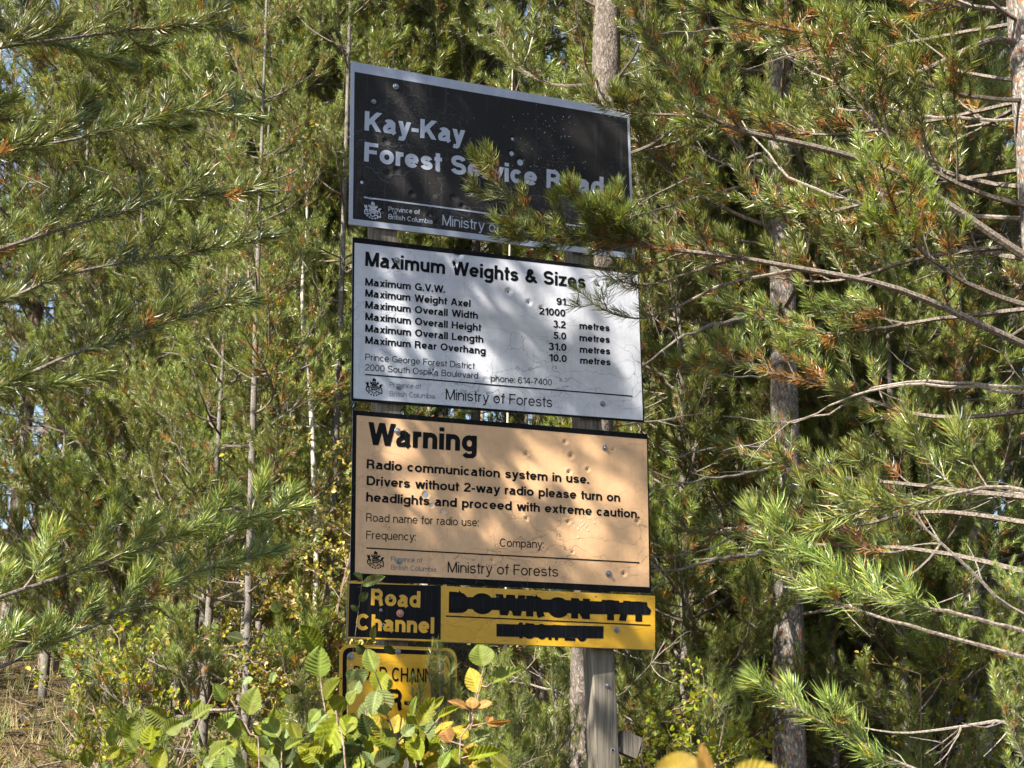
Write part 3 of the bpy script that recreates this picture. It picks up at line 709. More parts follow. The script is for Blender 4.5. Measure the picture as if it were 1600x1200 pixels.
A.specks([(*zA(880+400*rs.random(), 320+300*rs.random()), rs.uniform(.5, 1.2)) for _ in range(60)]+[(*zA(60+1300*rs.random(), 170+560*rs.random()), rs.uniform(.4, .8)) for _ in range(60)], M_alu, r=.0021)

# --- second sign: weights and sizes
B = Board('weight_limit_sign', [(552, 370), (998, 423.6), (1007.2, 659.6), (549.6, 625.8)], [(554.3, 378.5), (997, 428), (1005, 656.5), (552.6, 622)], 0,
          'white maximum weights and sizes sign with black border below the black road name sign', seed=2.2, warp=.003); B.slope = .06
HB = [(590,125,1.3), (850,318,1.1), (955,375,1.0), (460,722,1.2), (1312,277,1.1), (795,878,1.0), (575,170,1.), (1020,405,.9)]
for x, y, k in HB: B.dent(*zB(x, y), .010*k, .006*k)
B.back(M_alu, M_rim); B.face(M_white, 300, 160)
B.text('Maximum Weights & Sizes', zB(103, 183), zB(1250, 303), 22.5, BOLD*.92, M_ink)
for t, y0, x1, y1 in (('Maximum G.V.W.', 285, 520, 325), ('Maximum Weight Axel', 343, 652, 399), ('Maximum Overall Width', 404, 690, 461), ('Maximum Overall Height', 465, 708, 525), ('Maximum Overall Length', 526, 718, 585), ('Maximum Rear Overhang', 588, 730, 645)):
    B.text(t, zB(103, y0), zB(x1, y1), 11.6, BOLD*.9, M_ink)
for t, x0, y0, x1, y1 in (('91', 1097, 388, 1145, 392), ('21000', 1008, 438, 1143, 450), ('3.2', 1080, 506, 1145, 511), ('5.0', 1082, 565, 1148, 570), ('31.0', 1057, 622, 1150, 629), ('10.0', 1060, 680, 1152, 687)):
    B.text(t, zB(x0, y0), zB(x1, y1), 11.3, BOLD*.9, M_ink)
for x0, y0, x1, y1 in ((1217, 514, 1375, 526), (1217, 577, 1376, 587), (1219, 637, 1378, 647), (1221, 694, 1380, 704)):
    B.text('metres', zB(x0, y0), zB(x1, y1), 11, BOLD*.9, M_ink)
B.text('Prince George Forest District', zB(103, 674), zB(674, 722), 10.2, REG, M_ink)
B.text('2000 South Ospika Boulevard', zB(103, 728), zB(691, 772), 10.2, REG, M_ink)
B.text('phone: 614-7400', zB(757, 785), zB(1075, 808), 10.2, REG, M_ink)
B.line(zB(103, 746), zB(1493, 860), 2., M_ink)
B.crest(571.5, 589.5, 598.5, 618, M_ink, M_white)
B.text('Province of', zB(230, 815), zB(393, 825), 8, .11, M_inkgrey); B.text('British Columbia', zB(230, 862), zB(466, 877), 8, .11, M_inkgrey)
B.text('Ministry of Forests', zB(522, 880), zB(1078, 921), 16.8, REG, M_ink)
for x, y, k in HB: B.hole(*zB(x, y), k)
B.bolt(*zB(268, 155)); B.bolt(*zB(1340, 903)); B.bolt(*zB(278, 815)); B.bolt(*zB(1312, 277), sc=.9)
B.specks([(*zB(70+1400*rs.random(), 90+840*rs.random()), rs.uniform(.4, 1.1)) for _ in range(110)], M_inkgrey, r=.0018)

# --- third sign: radio warning
C = Board('radio_warning_sign', [(552.5, 640.5), (1012.3, 678), (1018, 926.6), (548, 906.6)], [(557.8, 648), (1011, 686), (1015.3, 917.5), (554.7, 895.6)], 0,
          'peach radio communication warning sign with black border between white and yellow signs', seed=3.9, warp=.003); C.slope = .05
HC = [(1100,193,1), (905,252,1), (1130,262,1.2), (1120,345,1), (1212,330,.9), (405,458,1.2), (435,510,.8), (492,540,.9), (907,577,.9), (1113,593,.9), (1460,590,1), (735,783,1), (1393,853,1), (1340,230,.8), (300,145,.8), (640,180,.9), (1135,745,.7)]
for x, y, k in HC: C.dent(*zC(x, y), .0085*k, .0052*k)
C.back(M_alu, M_rim); C.face(M_peach, 300, 160)
C.text('Warning', zC(113, 205), zC(657, 243), 35.4, BOLD, M_ink)
C.text('Radio communication system in use.', zC(107, 325), zC(1218, 403), 14.6, BOLD*.88, M_ink)
C.text('Drivers without 2-way radio please turn on', zC(107, 408), zC(1373, 493), 14.6, BOLD*.88, M_ink)
C.text('headlights and proceed with extreme caution.', zC(104, 490), zC(1470, 575), 14.6, BOLD*.88, M_ink)
C.text('Road name for radio use:', zC(104, 590), zC(667, 615), 13, REG, M_ink)
C.text('Frequency:', zC(104, 678), zC(352, 687), 13, REG, M_ink); C.text('Company:', zC(773, 716), zC(990, 725), 13, REG, M_ink)
C.line(zC(104, 720), zC(1470, 794), 2., M_ink)
C.crest(573.4, 860, 601, 888.5, M_ink, M_peach)
C.text('Province of', zC(228, 790), zC(385, 797), 8, .11, M_inkgrey); C.text('British Columbia', zC(228, 832), zC(456, 843), 8, .11, M_inkgrey)
C.text('Ministry of Forests', zC(512, 845), zC(1063, 868), 17, REG, M_ink)
for x, y, k in HC: C.hole(*zC(x, y), k*.8)
C.bolt(*zC(262, 138)); C.bolt(*zC(1297, 223), sc=.9); C.bolt(*zC(268, 790)); C.bolt(*zC(1315, 853), sc=1.05)
C.specks([(*zC(70+1400*rs.random(), 80+800*rs.random()), rs.uniform(.4, 1.)) for _ in range(70)], M_inkgrey, r=.0017)
M_scuff = mat('scuffed_pale', (.56, .43, .31), .7, .3)
C.specks([(*zC(1190+45*rs.normal(), 590+38*rs.normal()), rs.uniform(.5, 2.2)) for _ in range(55)], M_scuff, 'scuff_mark', r=.0024)

# --- fourth sign: radio channel, painted out
D = Board('road_channel_sign', [(544.3, 908), (1024, 930.5), (1024, 1016), (542, 997.5)], [(544.8, 908.5), (1023.5, 931), (1023.5, 1015.4), (542.6, 997)], .02,
          'wide yellow road channel sign with black left end and blacked out name', seed=5.1, warp=0); D.slope = .05; D.back(M_alu, M_yellow, False); D.face(M_yellow, 240, 50)
D.pxpoly([(545.8, 911.5), (689, 915.3), (688.5, 999.7), (543.8, 994.7)], M_tape, 'black_panel', .0004)
D.text('Road', (579.3, 945.6), (656.4, 949.5), 26, BOLD, M_lyellow); D.text('Channel', (555.7, 984.3), (678, 990), 25.8, BOLD, M_lyellow)
D.text('BOWRON T/T', zD(52, 222), zD(1512, 291), 33, .29, M_ink)
D.text('150.720', zD(540, 409), zD(1070, 437), 24.5, .2, M_ink)
D.line(zD(30, 243), zD(1535, 311), 1.9, M_ink)
D.pxpoly([zD(*p) for p in ((68,105), (400,112), (1050,135), (1510,155), (1512,175), (1540,205), (1530,238), (1050,232), (600,212), (68,190))], M_tape, 'painted_out_strip', .0014)
D.pxpoly([zD(*p) for p in ((403,305), (1190,322), (1188,412), (403,398))], M_tape, 'painted_out_strip', .0014)
D.bolt(*zD(1287, 348)); D.bolt(625, 958.5, ME_RBOLT); D.hole(609, 934, 1.3); D.hole(595, 953, 1.); D.hole(598.5, 977, 1.2); D.hole(*zD(355, 155), 1.); D.hole(*zD(412, 108)); D.hole(*zD(1030, 180)); D.hole(*zD(1133, 103), .8)
D.specks([(*zD(*p), 1.) for p in ((150,278), (222,278), (348,325), (190,428), (700,432), (990,95), (1350,282), (925,75))], M_rust, 'rust_spot', r=.0032)

# --- fifth sign: rounded yellow plate low on the left post
E_ = Board('radio_channel_plate', [(531, 1005.7), (714, 1013), (716, 1140), (530, 1134)], [(531, 1005.7), (714, 1013), (716, 1140), (530, 1134)], .01,
           'small rounded yellow road channel plate with black outline, half hidden behind the shrub', seed=.4, warp=.001)
def rounded(q, r, n=7):
    out = []
    for i in range(4):
        p = np.array(q[i]); a = unit(np.array(q[i-1])-p); b = unit(np.array(q[(i+1) % 4])-p)
        for t in np.linspace(0, 1, n): out.append(tuple(p+a*r*(1-t)**2+b*r*t**2))
    return out
def plate():
    q = [E_.loc(p) for p in E_.O]; ctr = np.mean(q, axis=0); y = .0
    def ins(d): return [tuple(np.array(p)+np.sign(ctr-np.array(p))*d) for p in q]
    def solid(P, y0, y1, m, name):
        mb = MB(); k = len(P); V = [(p[0], y0, p[1]) for p in P]+[(p[0], y1, p[1]) for p in P]
        mb.add(V, [(0, i, i+1) for i in range(1, k-1)]+[(k, k+i+1, k+i) for i in range(1, k-1)]+[t for i in range(k) for t in ((i, (i+1) % k, (i+1) % k+k), (i, (i+1) % k+k, i+k))]); mb.build(name, m, E_.root)
    solid(rounded(q, .045), .003, .0065, M_yellow, 'plate')
    a = rounded(ins(.012), .036); b = rounded(ins(.028), .024); k = len(a); mb = MB()
    mb.add([(p[0], .0022, p[1]) for p in a+b], [t for i in range(k) for t in ((i, (i+1) % k, (i+1) % k+k), (i, (i+1) % k+k, i+k))]); mb.build('outline', M_ink, E_.root)
plate()
E_.warp = 0; E_.disp = lambda V: np.full(np.asarray(V).shape[:-1], .0028)
E_.text('ROAD CHANNEL', (552, 1061.8), (697, 1067.6), 22, .15, M_ink); E_.text('R-', (606, 1109), (642, 1110.5), 33, .2, M_ink)
E_.bolt(622, 1018, sc=.9); E_.bolt(548, 1026, sc=1.1)

# --- the two posts
def wood_mat():
    m = mat('weathered_post_wood', rough=.85, spec=.2); nd = m.node_tree.nodes; tc = nd.new('ShaderNodeTexCoord')
    mp = N(m, 'ShaderNodeMapping', Scale=(60, 60, 2.2)); L(m, tc.outputs['Object'], mp.inputs[0])
    n = N(m, 'ShaderNodeTexNoise', Scale=1., Detail=6., Roughness=.6, Distortion=1.2); L(m, mp.outputs[0], n.inputs['Vector'])
    r = ramp(m, n.outputs[0], [(.3, (.045, .038, .030)), (.48, (.13, .115, .092)), (.72, (.23, .21, .175))])
    n2 = N(m, 'ShaderNodeTexNoise', Scale=3., Detail=4.); L(m, tc.outputs['Object'], n2.inputs['Vector'])
    r2 = ramp(m, n2.outputs[0], [(.35, (.75, .72, .68)), (.65, (1.1, 1.1, 1.1))])
    L(m, mixc(m, 1., r.outputs[0], r2.outputs[0], 'MULTIPLY'), nd['Principled BSDF'].inputs['Base Color'])
    bp = N(m, 'ShaderNodeBump', Strength=.7, Distance=.004); L(m, n.outputs[0], bp.inputs['Height']); L(m, bp.outputs[0], nd['Principled BSDF'].inputs['Normal'])
    return m
M_wood = wood_mat()
def post(px_top, py_top, px_bot, py_bot, half, depth, label, name, yawadd=0., off=-.0145):
    """square post behind the boards; its front face lies on the boards' backs"""
    u1, z1 = hit(px_top, py_top, off); u0, z0 = hit(px_bot, py_bot, off)
    k = (u1-u0)/(z1-z0); gz = 0.05; uB = u0+k*(gz-z0)
    base = PO+PN*off+PD*uB; base.z = gz-.5+ground_z(base.x, base.y)
    root = thing(name, base, label, 'post'); root.rotation_euler.z = YAW+yawadd
    H = z1-base.z; mb = MB(); n = 40; prof = []
    hw = half; b = .004
    for (x, y) in ((-hw+b, 0), (hw-b, 0), (hw, b), (hw, depth-b), (hw-b, depth), (-hw+b, depth), (-hw, depth-b), (-hw, b)): prof.append((x, y))
    V = [(x+k*z+.002*math.sin(z*3), y+.0015*math.sin(z*9+x*50)*(y > .01), z) for z in np.linspace(0, H, n) for (x, y) in prof]
    F = [t for i in range(n-1) for j in range(8) for t in ((i*8+j, i*8+(j+1) % 8, (i+1)*8+(j+1) % 8), (i*8+j, (i+1)*8+(j+1) % 8, (i+1)*8+j))]
    e = (n-1)*8; F += [(e, e+i, e+i+1) for i in range(1, 7)]
    mb.add(V, F); mb.build('timber', M_wood, root)
    return root, k, base
PL, kL, bL = post(613, 345, 632, 1100, .047, .095, 'grey timber sign post holding the left ends of the boards', 'wooden_sign_post')
PR, kR, bR = post(921, 385, 952, 1030, .048, .095, 'grey weathered timber post with a bolt hole, right of the two sign posts', 'wooden_sign_post', yawadd=R(-4))
def onpost(px, py, root, me, sc=1.):
    u, z = hit(px, py, -.0145); p = PO+PN*(-.0145)+PD*u; p.z = z
    o = link('bolt', me, root); Mi = Matrix.Rotation(-root.rotation_euler.z, 3, 'Z'); q = Mi @ (p-root.location); q.y = -.001; o.location = q; o.scale = (sc,)*3
onpost(950, 1071, PR, ME_BOLT, .75)
def small(root, px, py, sc):
    u, z = hit(px, py, -.0145); p = PO+PN*(-.0145)+PD*u; p.z = z
    o = link('screw_hole', ME_HOLE, root); q = Matrix.Rotation(-root.rotation_euler.z, 3, 'Z') @ (p-root.location); q.y = -.001; o.location = q; o.scale = (sc, 1, sc)
small(PR, 958, 1172, 1.6)
# short brace bolted behind the right post
mb = MB(); p = at(986, 1160, 6.6)
br = thing('timber_brace', (p.x, p.y, p.z-.06), 'short dark timber block fixed behind the lower right post', 'timber block'); br.rotation_euler.z = YAW
mb = MB(); mb.box((-.03, -.03, .05), .085, .05, .085, 0, Matrix.Rotation(R(20), 3, 'Y')); mb.build('block', M_wood, br)

# ------------------------------------------------------------------ the forest
def pine_px(px, py_ref, Y, H, r, label, lean_px=0, **k):
    """pine whose trunk passes the photograph pixel (px, py_ref) at depth Y"""
    p = at(px, py_ref, Y); ln = k.pop('lean', (0, 0)); g = ground_z(p.x, Y); hgt = p.z-g
    return pine(p.x-ln[0]*hgt, Y-ln[1]*hgt, H, r, label, lean=ln, **k)

# near pine on the left: its boughs reach into the picture and throw the dappled shade over the boards
pine(-2.45, 4.05, 11.5, .10, 'near pine at the left edge whose dark boughs hang in front of the forest', barkm=M_bark_grey, lo=.36, Lmax=1.3, whorl=.62, per=4, seed=3, el0=4, dead=.2, name='pine_tree')
# near pine on the right: its boughs cross the boards
TR = pine(2.12, 6.15, 12, .11, 'near pine right of the signs with browning needles, its boughs crossing the black sign', barkm=M_bark_grey, kinds=[MID[1], MID[2], MID[3], MID[5]], lo=.27, Lmax=1.2, whorl=.34, per=6, seed=4, el0=4, dead=.35)

def to_trunk(root, P):
    """the bough begins on the stem of its tree"""
    if root['label'][:4] not in ('near', 'smal'): return P
    t = np.array([root.location.x, root.location.y, P[0][2]-.08]); 
    if .15 < np.linalg.norm((P[0]-t)[:2]) and np.linalg.norm((P[-1]-t)[:2]) > np.linalg.norm((P[0]-t)[:2]) and P[0][0]*t[0] > 0 and abs(P[0][0]) > .55*abs(t[0]): return np.vstack([t, P])
    return P
def bough(root, pix, r0, seed, **k):
    """a bough that runs through known places: pix = (px, py, depth)"""
    rg = np.random.default_rng(seed); P = to_trunk(root, np.array([at(*p) for p in pix]) if not k.pop('world', False) else np.array(pix, float)); o = P[0].copy()
    name = k.pop('name', 'branch')
    me = branch_mesh(name, P-o, r0, rg, bend=True, **k)
    b = link(name, me, root); b.location = Vector(o)-root.location; return b
F_ = dict(nl=.056, wd=.0024, per_m=1300, sides=7)
bough(TR, [(1560,520,6.05),(1400,450,5.95),(1251,420,5.9),(1150,402,5.85),(1000,384,5.8),(900,365,5.75),(850,350,5.7),(800,315,5.66),(765,275,5.62),(740,240,5.6)], .016, 11, ntw=16, twl=.24, start=.52, brown=.30, tip_cover=.62, cover=.1, bright=.8, **F_)
bough(TR, [(1000,384,5.8),(960,360,5.74),(925,335,5.7),(900,318,5.68),(880,300,5.66)], .006, 12, ntw=7, twl=.16, start=.3, brown=.1, tip_cover=.25, bright=.8, **F_)
bough(TR, [(1020,386,5.8),(985,365,5.76),(960,345,5.72),(952,315,5.7)], .006, 13, ntw=6, twl=.16, start=.3, brown=.2, tip_cover=.3, bright=1., **F_)
bough(TR, [(900,366,5.76),(850,372,5.7),(810,368,5.64),(785,350,5.6)], .006, 14, ntw=6, twl=.15, start=.3, brown=.12, tip_cover=.3, **F_)
bough(TR, [(1251,420,5.92),(1130,445,5.95),(1060,478,6.0),(1000,498,6.02),(950,488,6.0),(900,452,5.98)], .008, 15, ntw=6, twl=.15, start=.5, brown=.15, tip_cover=.6, bright=.6, nl=.06, wd=.0018, per_m=650, sides=6)
bough(TR, [(1150,404,5.88),(1080,425,5.95),(1010,446,6.0),(960,436,6.0),(925,415,5.98)], .006, 16, ntw=4, twl=.12, start=.5, brown=.15, tip_cover=.6, bright=.6, nl=.06, wd=.0018, per_m=600, sides=6)
bough(TR, [(1600,400,6.1),(1400,270,6.0),(1251,225,5.9),(1170,206,5.86),(1105,182,5.8),(1065,135,5.75),(1040,95,5.7),(1000,40,5.65),(975,-20,5.6)], .019, 17, ntw=14, twl=.30, start=.56, brown=.3, tip_cover=.66, cover=.1, **F_)
bough(TR, [(1110,184,5.82),(1060,180,5.8),(1000,178,5.76),(950,168,5.72),(905,145,5.7)], .007, 18, ntw=9, twl=.15, start=.35, brown=.2, tip_cover=.4, bright=.8, **F_)
bough(TR, [(1560,60,6.1),(1400,120,6.0),(1300,60,5.95),(1200,40,5.9),(1110,10,5.8),(1040,-40,5.8)], .014, 19, ntw=12, twl=.30, start=.3, brown=.3, tip_cover=.5, **F_)
bough(TR, [(1040,388,5.82),(990,378,5.8),(940,374,5.77),(890,378,5.74),(858,388,5.7)], .006, 25, ntw=8, twl=.13, start=.2, brown=.35, tip_cover=.3, bright=.6, **F_)
bough(TR, [(1000,384,5.8),(975,350,5.76),(950,330,5.74),(925,322,5.72)], .006, 26, ntw=6, twl=.14, start=.2, brown=.2, tip_cover=.3, bright=.65, **F_)
bough(TR, [(1080,392,5.86),(1040,405,5.86),(1000,425,5.9),(965,440,5.95)], .005, 27, ntw=5, twl=.12, start=.3, brown=.3, tip_cover=.4, bright=.6, nl=.06, wd=.0019, per_m=700, sides=6)
# dead grey boughs of the same tree
def bare(root, pix, r0, seed, ntw=4, twl=.2):
    rg = np.random.default_rng(seed); P = to_trunk(root, np.array([at(*p) for p in pix])); o = P[0].copy(); mb = MB(); P = smooth_path(P-o, 20); P += np.cumsum(rg.normal(size=P.shape)*.006, 0)*np.linspace(0, 1, 20)[:, None]*.6+rg.normal(size=P.shape)*.004
    mb.tube(P, np.linspace(r0, r0*.3, 20), 6, cap=True); T = unit(np.gradient(P, axis=0))
    for i in range(ntw):
        a = rg.integers(5, 19); Q = side_twig(P[a], T[a], np.array([0, 0, 1.]), rg.choice([-1, 1]), rg.uniform(.4, 1.1)*twl, R(rg.uniform(35, 70)), rg, curl=rg.uniform(-.5, .5)); mb.tube(Q, np.linspace(r0*.4, r0*.12, len(Q)), 4)
    b = link('dead_branch', mb.mesh('dead_branch', [M_dead]), root); b.location = Vector(o)-root.location
PG = pine_px(1222, 700, 8.6, 13, .075, 'grey pine with orange flecked bark standing right of the signs', lean=(.012, .0), barkm=M_bark_grey, lo=.24, Lmax=1.3, seed=41, kinds=MID, dead=.5, whorl=.34)
for i, pp in enumerate(([(1227,590,8.55),(1150,590,8),(1010,578,7.4)], [(1222,700,8.55),(1130,700,8),(1060,718,7.6)], [(1228,565,8.55),(1180,572,8.2),(1120,560,7.7)], [(1400,600,6.4),(1290,650,6.8),(1205,665,6.9),(1120,655,7)],
        [(1222,730,8.55),(1130,745,8),(1015,773,7.5)], [(1215,860,8.55),(1100,880,7.8),(1020,900,7.4)], [(1400,600,6.3),(1251,650,6.7),(1215,672,6.8),(1180,700,6.9)], [(1230,230,8.6),(1150,250,8),(1050,285,7.5),(990,325,7.3)], [(1230,280,8.6),(1110,300,7.7),(990,335,7.3)],
        [(1420,180,6.3),(1251,105,6.6),(1220,75,6.7),(1195,30,6.8)], [(1420,330,6.3),(1251,290,6.6),(1200,240,6.7),(1160,190,6.8)], [(1225,480,8.6),(1080,520,7.6),(1005,572,7.2)], [(1218,800,8.55),(1130,850,7.8),(1040,870,7.4),(1005,860,7.3)], [(1235,20,8.6),(1130,40,7.6),(1015,48,7)])):
    bare(PG if pp[0][0] < 1300 else TR, pp, .0075+.003*(i % 3), 60+i, ntw=3+i % 3)
# near bright shoots at the right, left
N_ = dict(nl=.066, wd=.0023, per_m=1100, sides=6)
TL2 = pine(1.42, 4.15, 2.35, .03, 'small near pine sapling at the right with long bright needles', barkm=M_bark_young, kinds=YOUNG, lo=.05, Lmax=.45, whorl=.3, per=4, seed=31, name='pine_sapling')
bough(TL2, [(1500,1000,4.2),(1330,950,4.3),(1251,915,4.4),(1215,870,4.4),(1175,800,4.4)], .007, 21, ntw=3, twl=.16, start=.6, brown=.02, tip_cover=.55, bright=1.3, **N_)
bough(TL2, [(1500,960,4.2),(1350,930,4.3),(1290,880,4.3),(1235,850,4.35),(1225,830,4.35)], .007, 22, ntw=5, twl=.18, start=.4, brown=.02, tip_cover=.4, bright=1.3, **N_)
bough(TL2, [(1560,1250,4.2),(1380,1180,4.3),(1270,1120,4.3),(1180,1068,4.3)], .007, 23, ntw=5, twl=.16, start=.5, brown=.02, tip_cover=.5, bright=1.2, **N_)
bough(TL2, [(1560,760,4.3),(1420,790,4.3),(1330,800,4.3),(1260,840,4.35)], .007, 24, ntw=6, twl=.2, start=.3, brown=.02, tip_cover=.4, bright=1.2, **N_)
LT = bpy.data.objects['pine_tree']
for i, (pp, b, nt_) in enumerate((([(-150,260,4.3),(150,210,4.6),(300,170,4.8),(400,185,4.9)], .75, 10), ([(-150,420,4.3),(120,350,4.6),(280,310,4.8),(415,300,4.9)], .75, 10), ([(-150,520,4.3),(100,430,4.5),(300,395,4.8),(430,370,4.9)], .7, 12),
        ([(-150,640,4.3),(150,540,4.6),(300,490,4.8),(400,470,4.9)], .7, 12), ([(-200,980,4.2),(100,900,4.6),(300,830,4.8),(475,790,5)], 1.25, 12), ([(-200,1100,4.2),(100,1000,4.6),(300,900,4.8),(440,860,5)], .9, 12),
        ([(-200,100,4.2),(100,60,4.6),(300,40,4.8),(380,60,5)], .8, 8))):
    bough(LT, pp, .010, 80+i, ntw=nt_+3, twl=.24, start=.45, brown=.06, tip_cover=.7, bright=b, cover=.15, **F_)

# upper boughs of the left pine that shade the boards
for i, (x1, y1, z1) in enumerate(((-1.15, 5.1, 4.5), (-1.0, 5.0, 5.0), (-1.25, 4.7, 5.45), (-.95, 5.15, 5.75), (-1.2, 4.9, 6.2), (-1.35, 5.3, 4.05), (-1.0, 4.6, 6.7), (-.85, 5.3, 6.35), (-.95, 5.15, 4.25), (-1.1, 5.1, 3.75))):
    bough(LT, [(-2.4, 4.08, z1-.25), (-2.0, 4.35, z1-.3), (-1.6, 4.7, z1-.15), (x1, y1, z1)], .012, 120+i, world=True, ntw=9, twl=.28, start=.35, brown=.1, tip_cover=.5, cover=.1, nl=.056, wd=.003, per_m=1500)
# fuller boughs of the right pine in front of the grey trunk
for i, (y0, ya, yb, yc, xe) in enumerate(((30, 60, 90, 60, 1120), (150, 190, 210, 190, 1060), (260, 290, 330, 300, 1100), (380, 400, 440, 400, 1040), (480, 500, 520, 470, 1110), (640, 650, 600, 560, 1090), (780, 760, 740, 700, 1130), (900, 860, 850, 830, 1060), (820, 800, 830, 800, 1150))):
    bough(TR, [(1630, y0, 6.2), (1450, ya, 6.5), (1280, yb, 6.8), (xe, yc, 7.1)], .012, 140+i, ntw=15, twl=.36, start=.35, brown=.4, tip_cover=.6, cover=.2, nl=.058, wd=.003, per_m=900, bright=1.05)
# trunks the photograph shows
pine_px(898, 1100, 8.3, 14, .083, 'tall pine with pale furrowed bark rising behind the right post', lean=(.004, 0), barkm=M_bark_mid, lo=.3, Lmax=1.1, seed=42, dead=.4)
pine_px(815, 390, 12.5, 14, .06, 'slim pale trunked pine seen in the gap behind the middle of the black sign', lean=(-.008, 0), barkm=M_bark_pale, lo=.45, Lmax=1.2, seed=43)
pine_px(497, 300, 12.2, 13, .034, 'thin pine with light grey bark left of the black sign', barkm=M_bark_aspen, lo=.35, Lmax=1.1, seed=44, kinds=YOUNG)
pine_px(430, 60, 13.5, 15, .075, 'reddish brown trunked pine at the upper left against the sky', barkm=M_bark_brown, lo=.62, Lmax=1.0, seed=45)
pine_px(395, 800, 8.6, 6.0, .022, 'young grey stemmed pine standing at the lower left', lean=(-.018, 0), barkm=M_bark_young, lo=.3, Lmax=.65, seed=46, kinds=MID, name='pine_sapling')
pine_px(428, 700, 10.5, 7, .022, 'thin dead looking sapling with a grey stem in the dark left gap', barkm=M_bark_young, lo=.6, Lmax=.7, seed=47, name='pine_sapling')
pine_px(531, 350, 9.2, 6.6, .022, 'bushy green young pine touching the left edge of the black sign', barkm=M_bark_young, lo=.35, Lmax=.75, seed=48, kinds=YOUNG, name='young_pine')
pine_px(1212, 300, 10.5, 12, .04, 'pale thin pine stem among the green boughs at the upper right', barkm=M_bark_pale, lo=.4, Lmax=1.2, seed=49)
# bright young pines of the thicket left
for i, (px, py, Y, H, lb) in enumerate(((440, 300, 10.6, 8.4, 'bright yellow green young pine in the thicket at the upper left'), (560, 80, 11.0, 8.6, 'bright young pine showing above the left corner of the black sign'), (350, 350, 11.4, 7.6, 'young pine with fresh green shoots at the left beside the near boughs'),
        (640, 60, 12.5, 10.5, 'dense green young pine behind the top of the black sign'), (760, 60, 11.5, 9.5, 'young pine with drooping shoots above the middle of the black sign'), (240, 300, 12.0, 8.5, 'young pine at the far left of the thicket'))):
    pine_px(px, py, Y, H, .035, lb, barkm=M_bark_young, lo=.3, Lmax=1.15, whorl=.34, per=6, seed=100+i, kinds=YOUNG, name='young_pine')
# right side boughs, mid distance
for i, (px, Y, H, lb) in enumerate(((1090, 9.8, 9.5, 'pine with browning inner needles just right of the white sign'), (1170, 10.8, 11, 'green pine filling the gap between the signs and the grey trunk'), (1340, 9.8, 10, 'bushy pine at the right behind the near boughs'), (1030, 11.6, 11.5, 'green pine behind the upper right corner of the black sign'), (1500, 9.2, 10, 'pine at the far right of the view'), (1450, 12, 12, 'taller pine at the far right behind the others'))):
    p = at(px, 600, Y); pine(p.x, Y, H, .05, lb, barkm=M_bark_grey, lo=.06, Lmax=1.15, whorl=.33, per=6, seed=130+i, kinds=[MID[1], MID[2], MID[3], MID[5]], el0=6, dead=.6)
# bushy growth low between the trunks
for i, (px, Y, H, lb, yg) in enumerate(((1060, 8.9, 4.6, 'bushy small pine low beside the peach sign', 0), (1130, 9.4, 6.2, 'bushy small pine left of the grey trunk', 0), (1180, 10.2, 5.2, 'small pine behind the grey trunk', 1), (1290, 9.2, 5.6, 'bushy small pine right of the grey trunk', 0), (1400, 8.9, 4.6, 'small pine towards the right border', 1), (1500, 10, 6.5, 'tall bushy small pine at the right border', 0), (1020, 10.4, 6.8, 'slender bushy pine behind the right end of the white sign', 1),
        (385, 10.2, 4.8, 'small green pine between the aspen and the left boughs', 1), (520, 11.2, 5.4, 'small pine just left of the peach sign', 0), (290, 10.8, 5.2, 'small bushy pine behind the left boughs', 1), (180, 11.0, 4.6, 'small pine left of the bushy one', 0), (80, 12.0, 5.6, 'small pine at the left border', 1), (330, 9.0, 3.6, 'low pine in front of the left thicket', 0), (850, 11.5, 4.2, 'low pine seen below the yellow sign', 1))):
    p = at(px, 900, Y); pine(p.x, Y, H, .028, lb, barkm=M_bark_young, lo=.03, Lmax=.95, whorl=.27, per=5, seed=170+i, kinds=YOUNG if yg else [MID[1], MID[3], MID[4]], el0=12, dead=.3, name='small_pine')
# left side, mid distance
for i, (px, Y, H, lb) in enumerate(((480, 13.5, 11, 'dark green pine behind the thin aspen'), (330, 13.0, 10.5, 'pine behind the left boughs'), (150, 12.5, 9, 'bushy green pine at the left of the view'), (40, 14.5, 11, 'pine at the far left of the view'), (600, 14.5, 12, 'pine standing behind the two wooden posts'))):
    p = at(px, 600, Y); pine(p.x, Y, H, .05, lb, barkm=M_bark_grey, lo=.22, Lmax=1.15, whorl=.36, per=6, seed=150+i, kinds=MID, el0=8, dead=.5)
# the deep stand
def far_pine(x, y, H, r, crown, label, group, rot, m):
    z0 = ground_z(x, y)-.1; root = thing('pine_tree', (x, y, z0), label, 'tree', group)
    link('trunk', trunk_mesh('trunk', [(0, 0, 0), (.1, .05, H*.5), (0, 0, H)], [r*1.2, r, r*.6, .01], m, seg=20, sides=9, rough=.05), root)
    c = link('crown', crown, root); c.scale = (H/14,)*3; c.rotation_euler.z = rot
rf = np.random.default_rng(77); placed = []; k = 0
while len(placed) < 70 and k < 9000:
    k += 1; y = 13.+rf.random()**1.15*24; x = rf.uniform(-1, 1)*(y*.42+2.5)
    if any((x-a)**2+(y-b)**2 < 1.4**2 for a, b in placed): continue
    pxx = 800+2550*x/y
    if 350 < pxx < 450: continue        # the thin spot where the sky shows
    placed.append((x, y))
for i, (x, y) in enumerate(placed):
    far_pine(x, y, rf.uniform(11, 17), rf.uniform(.05, .1), CROWNS[i % 4], 'tall lodgepole pine in the deep stand behind the nearer trees', 'pines of the deep stand', rf.random()*6.28, (M_bark_grey, M_bark_pale, M_bark_brown)[i % 3])
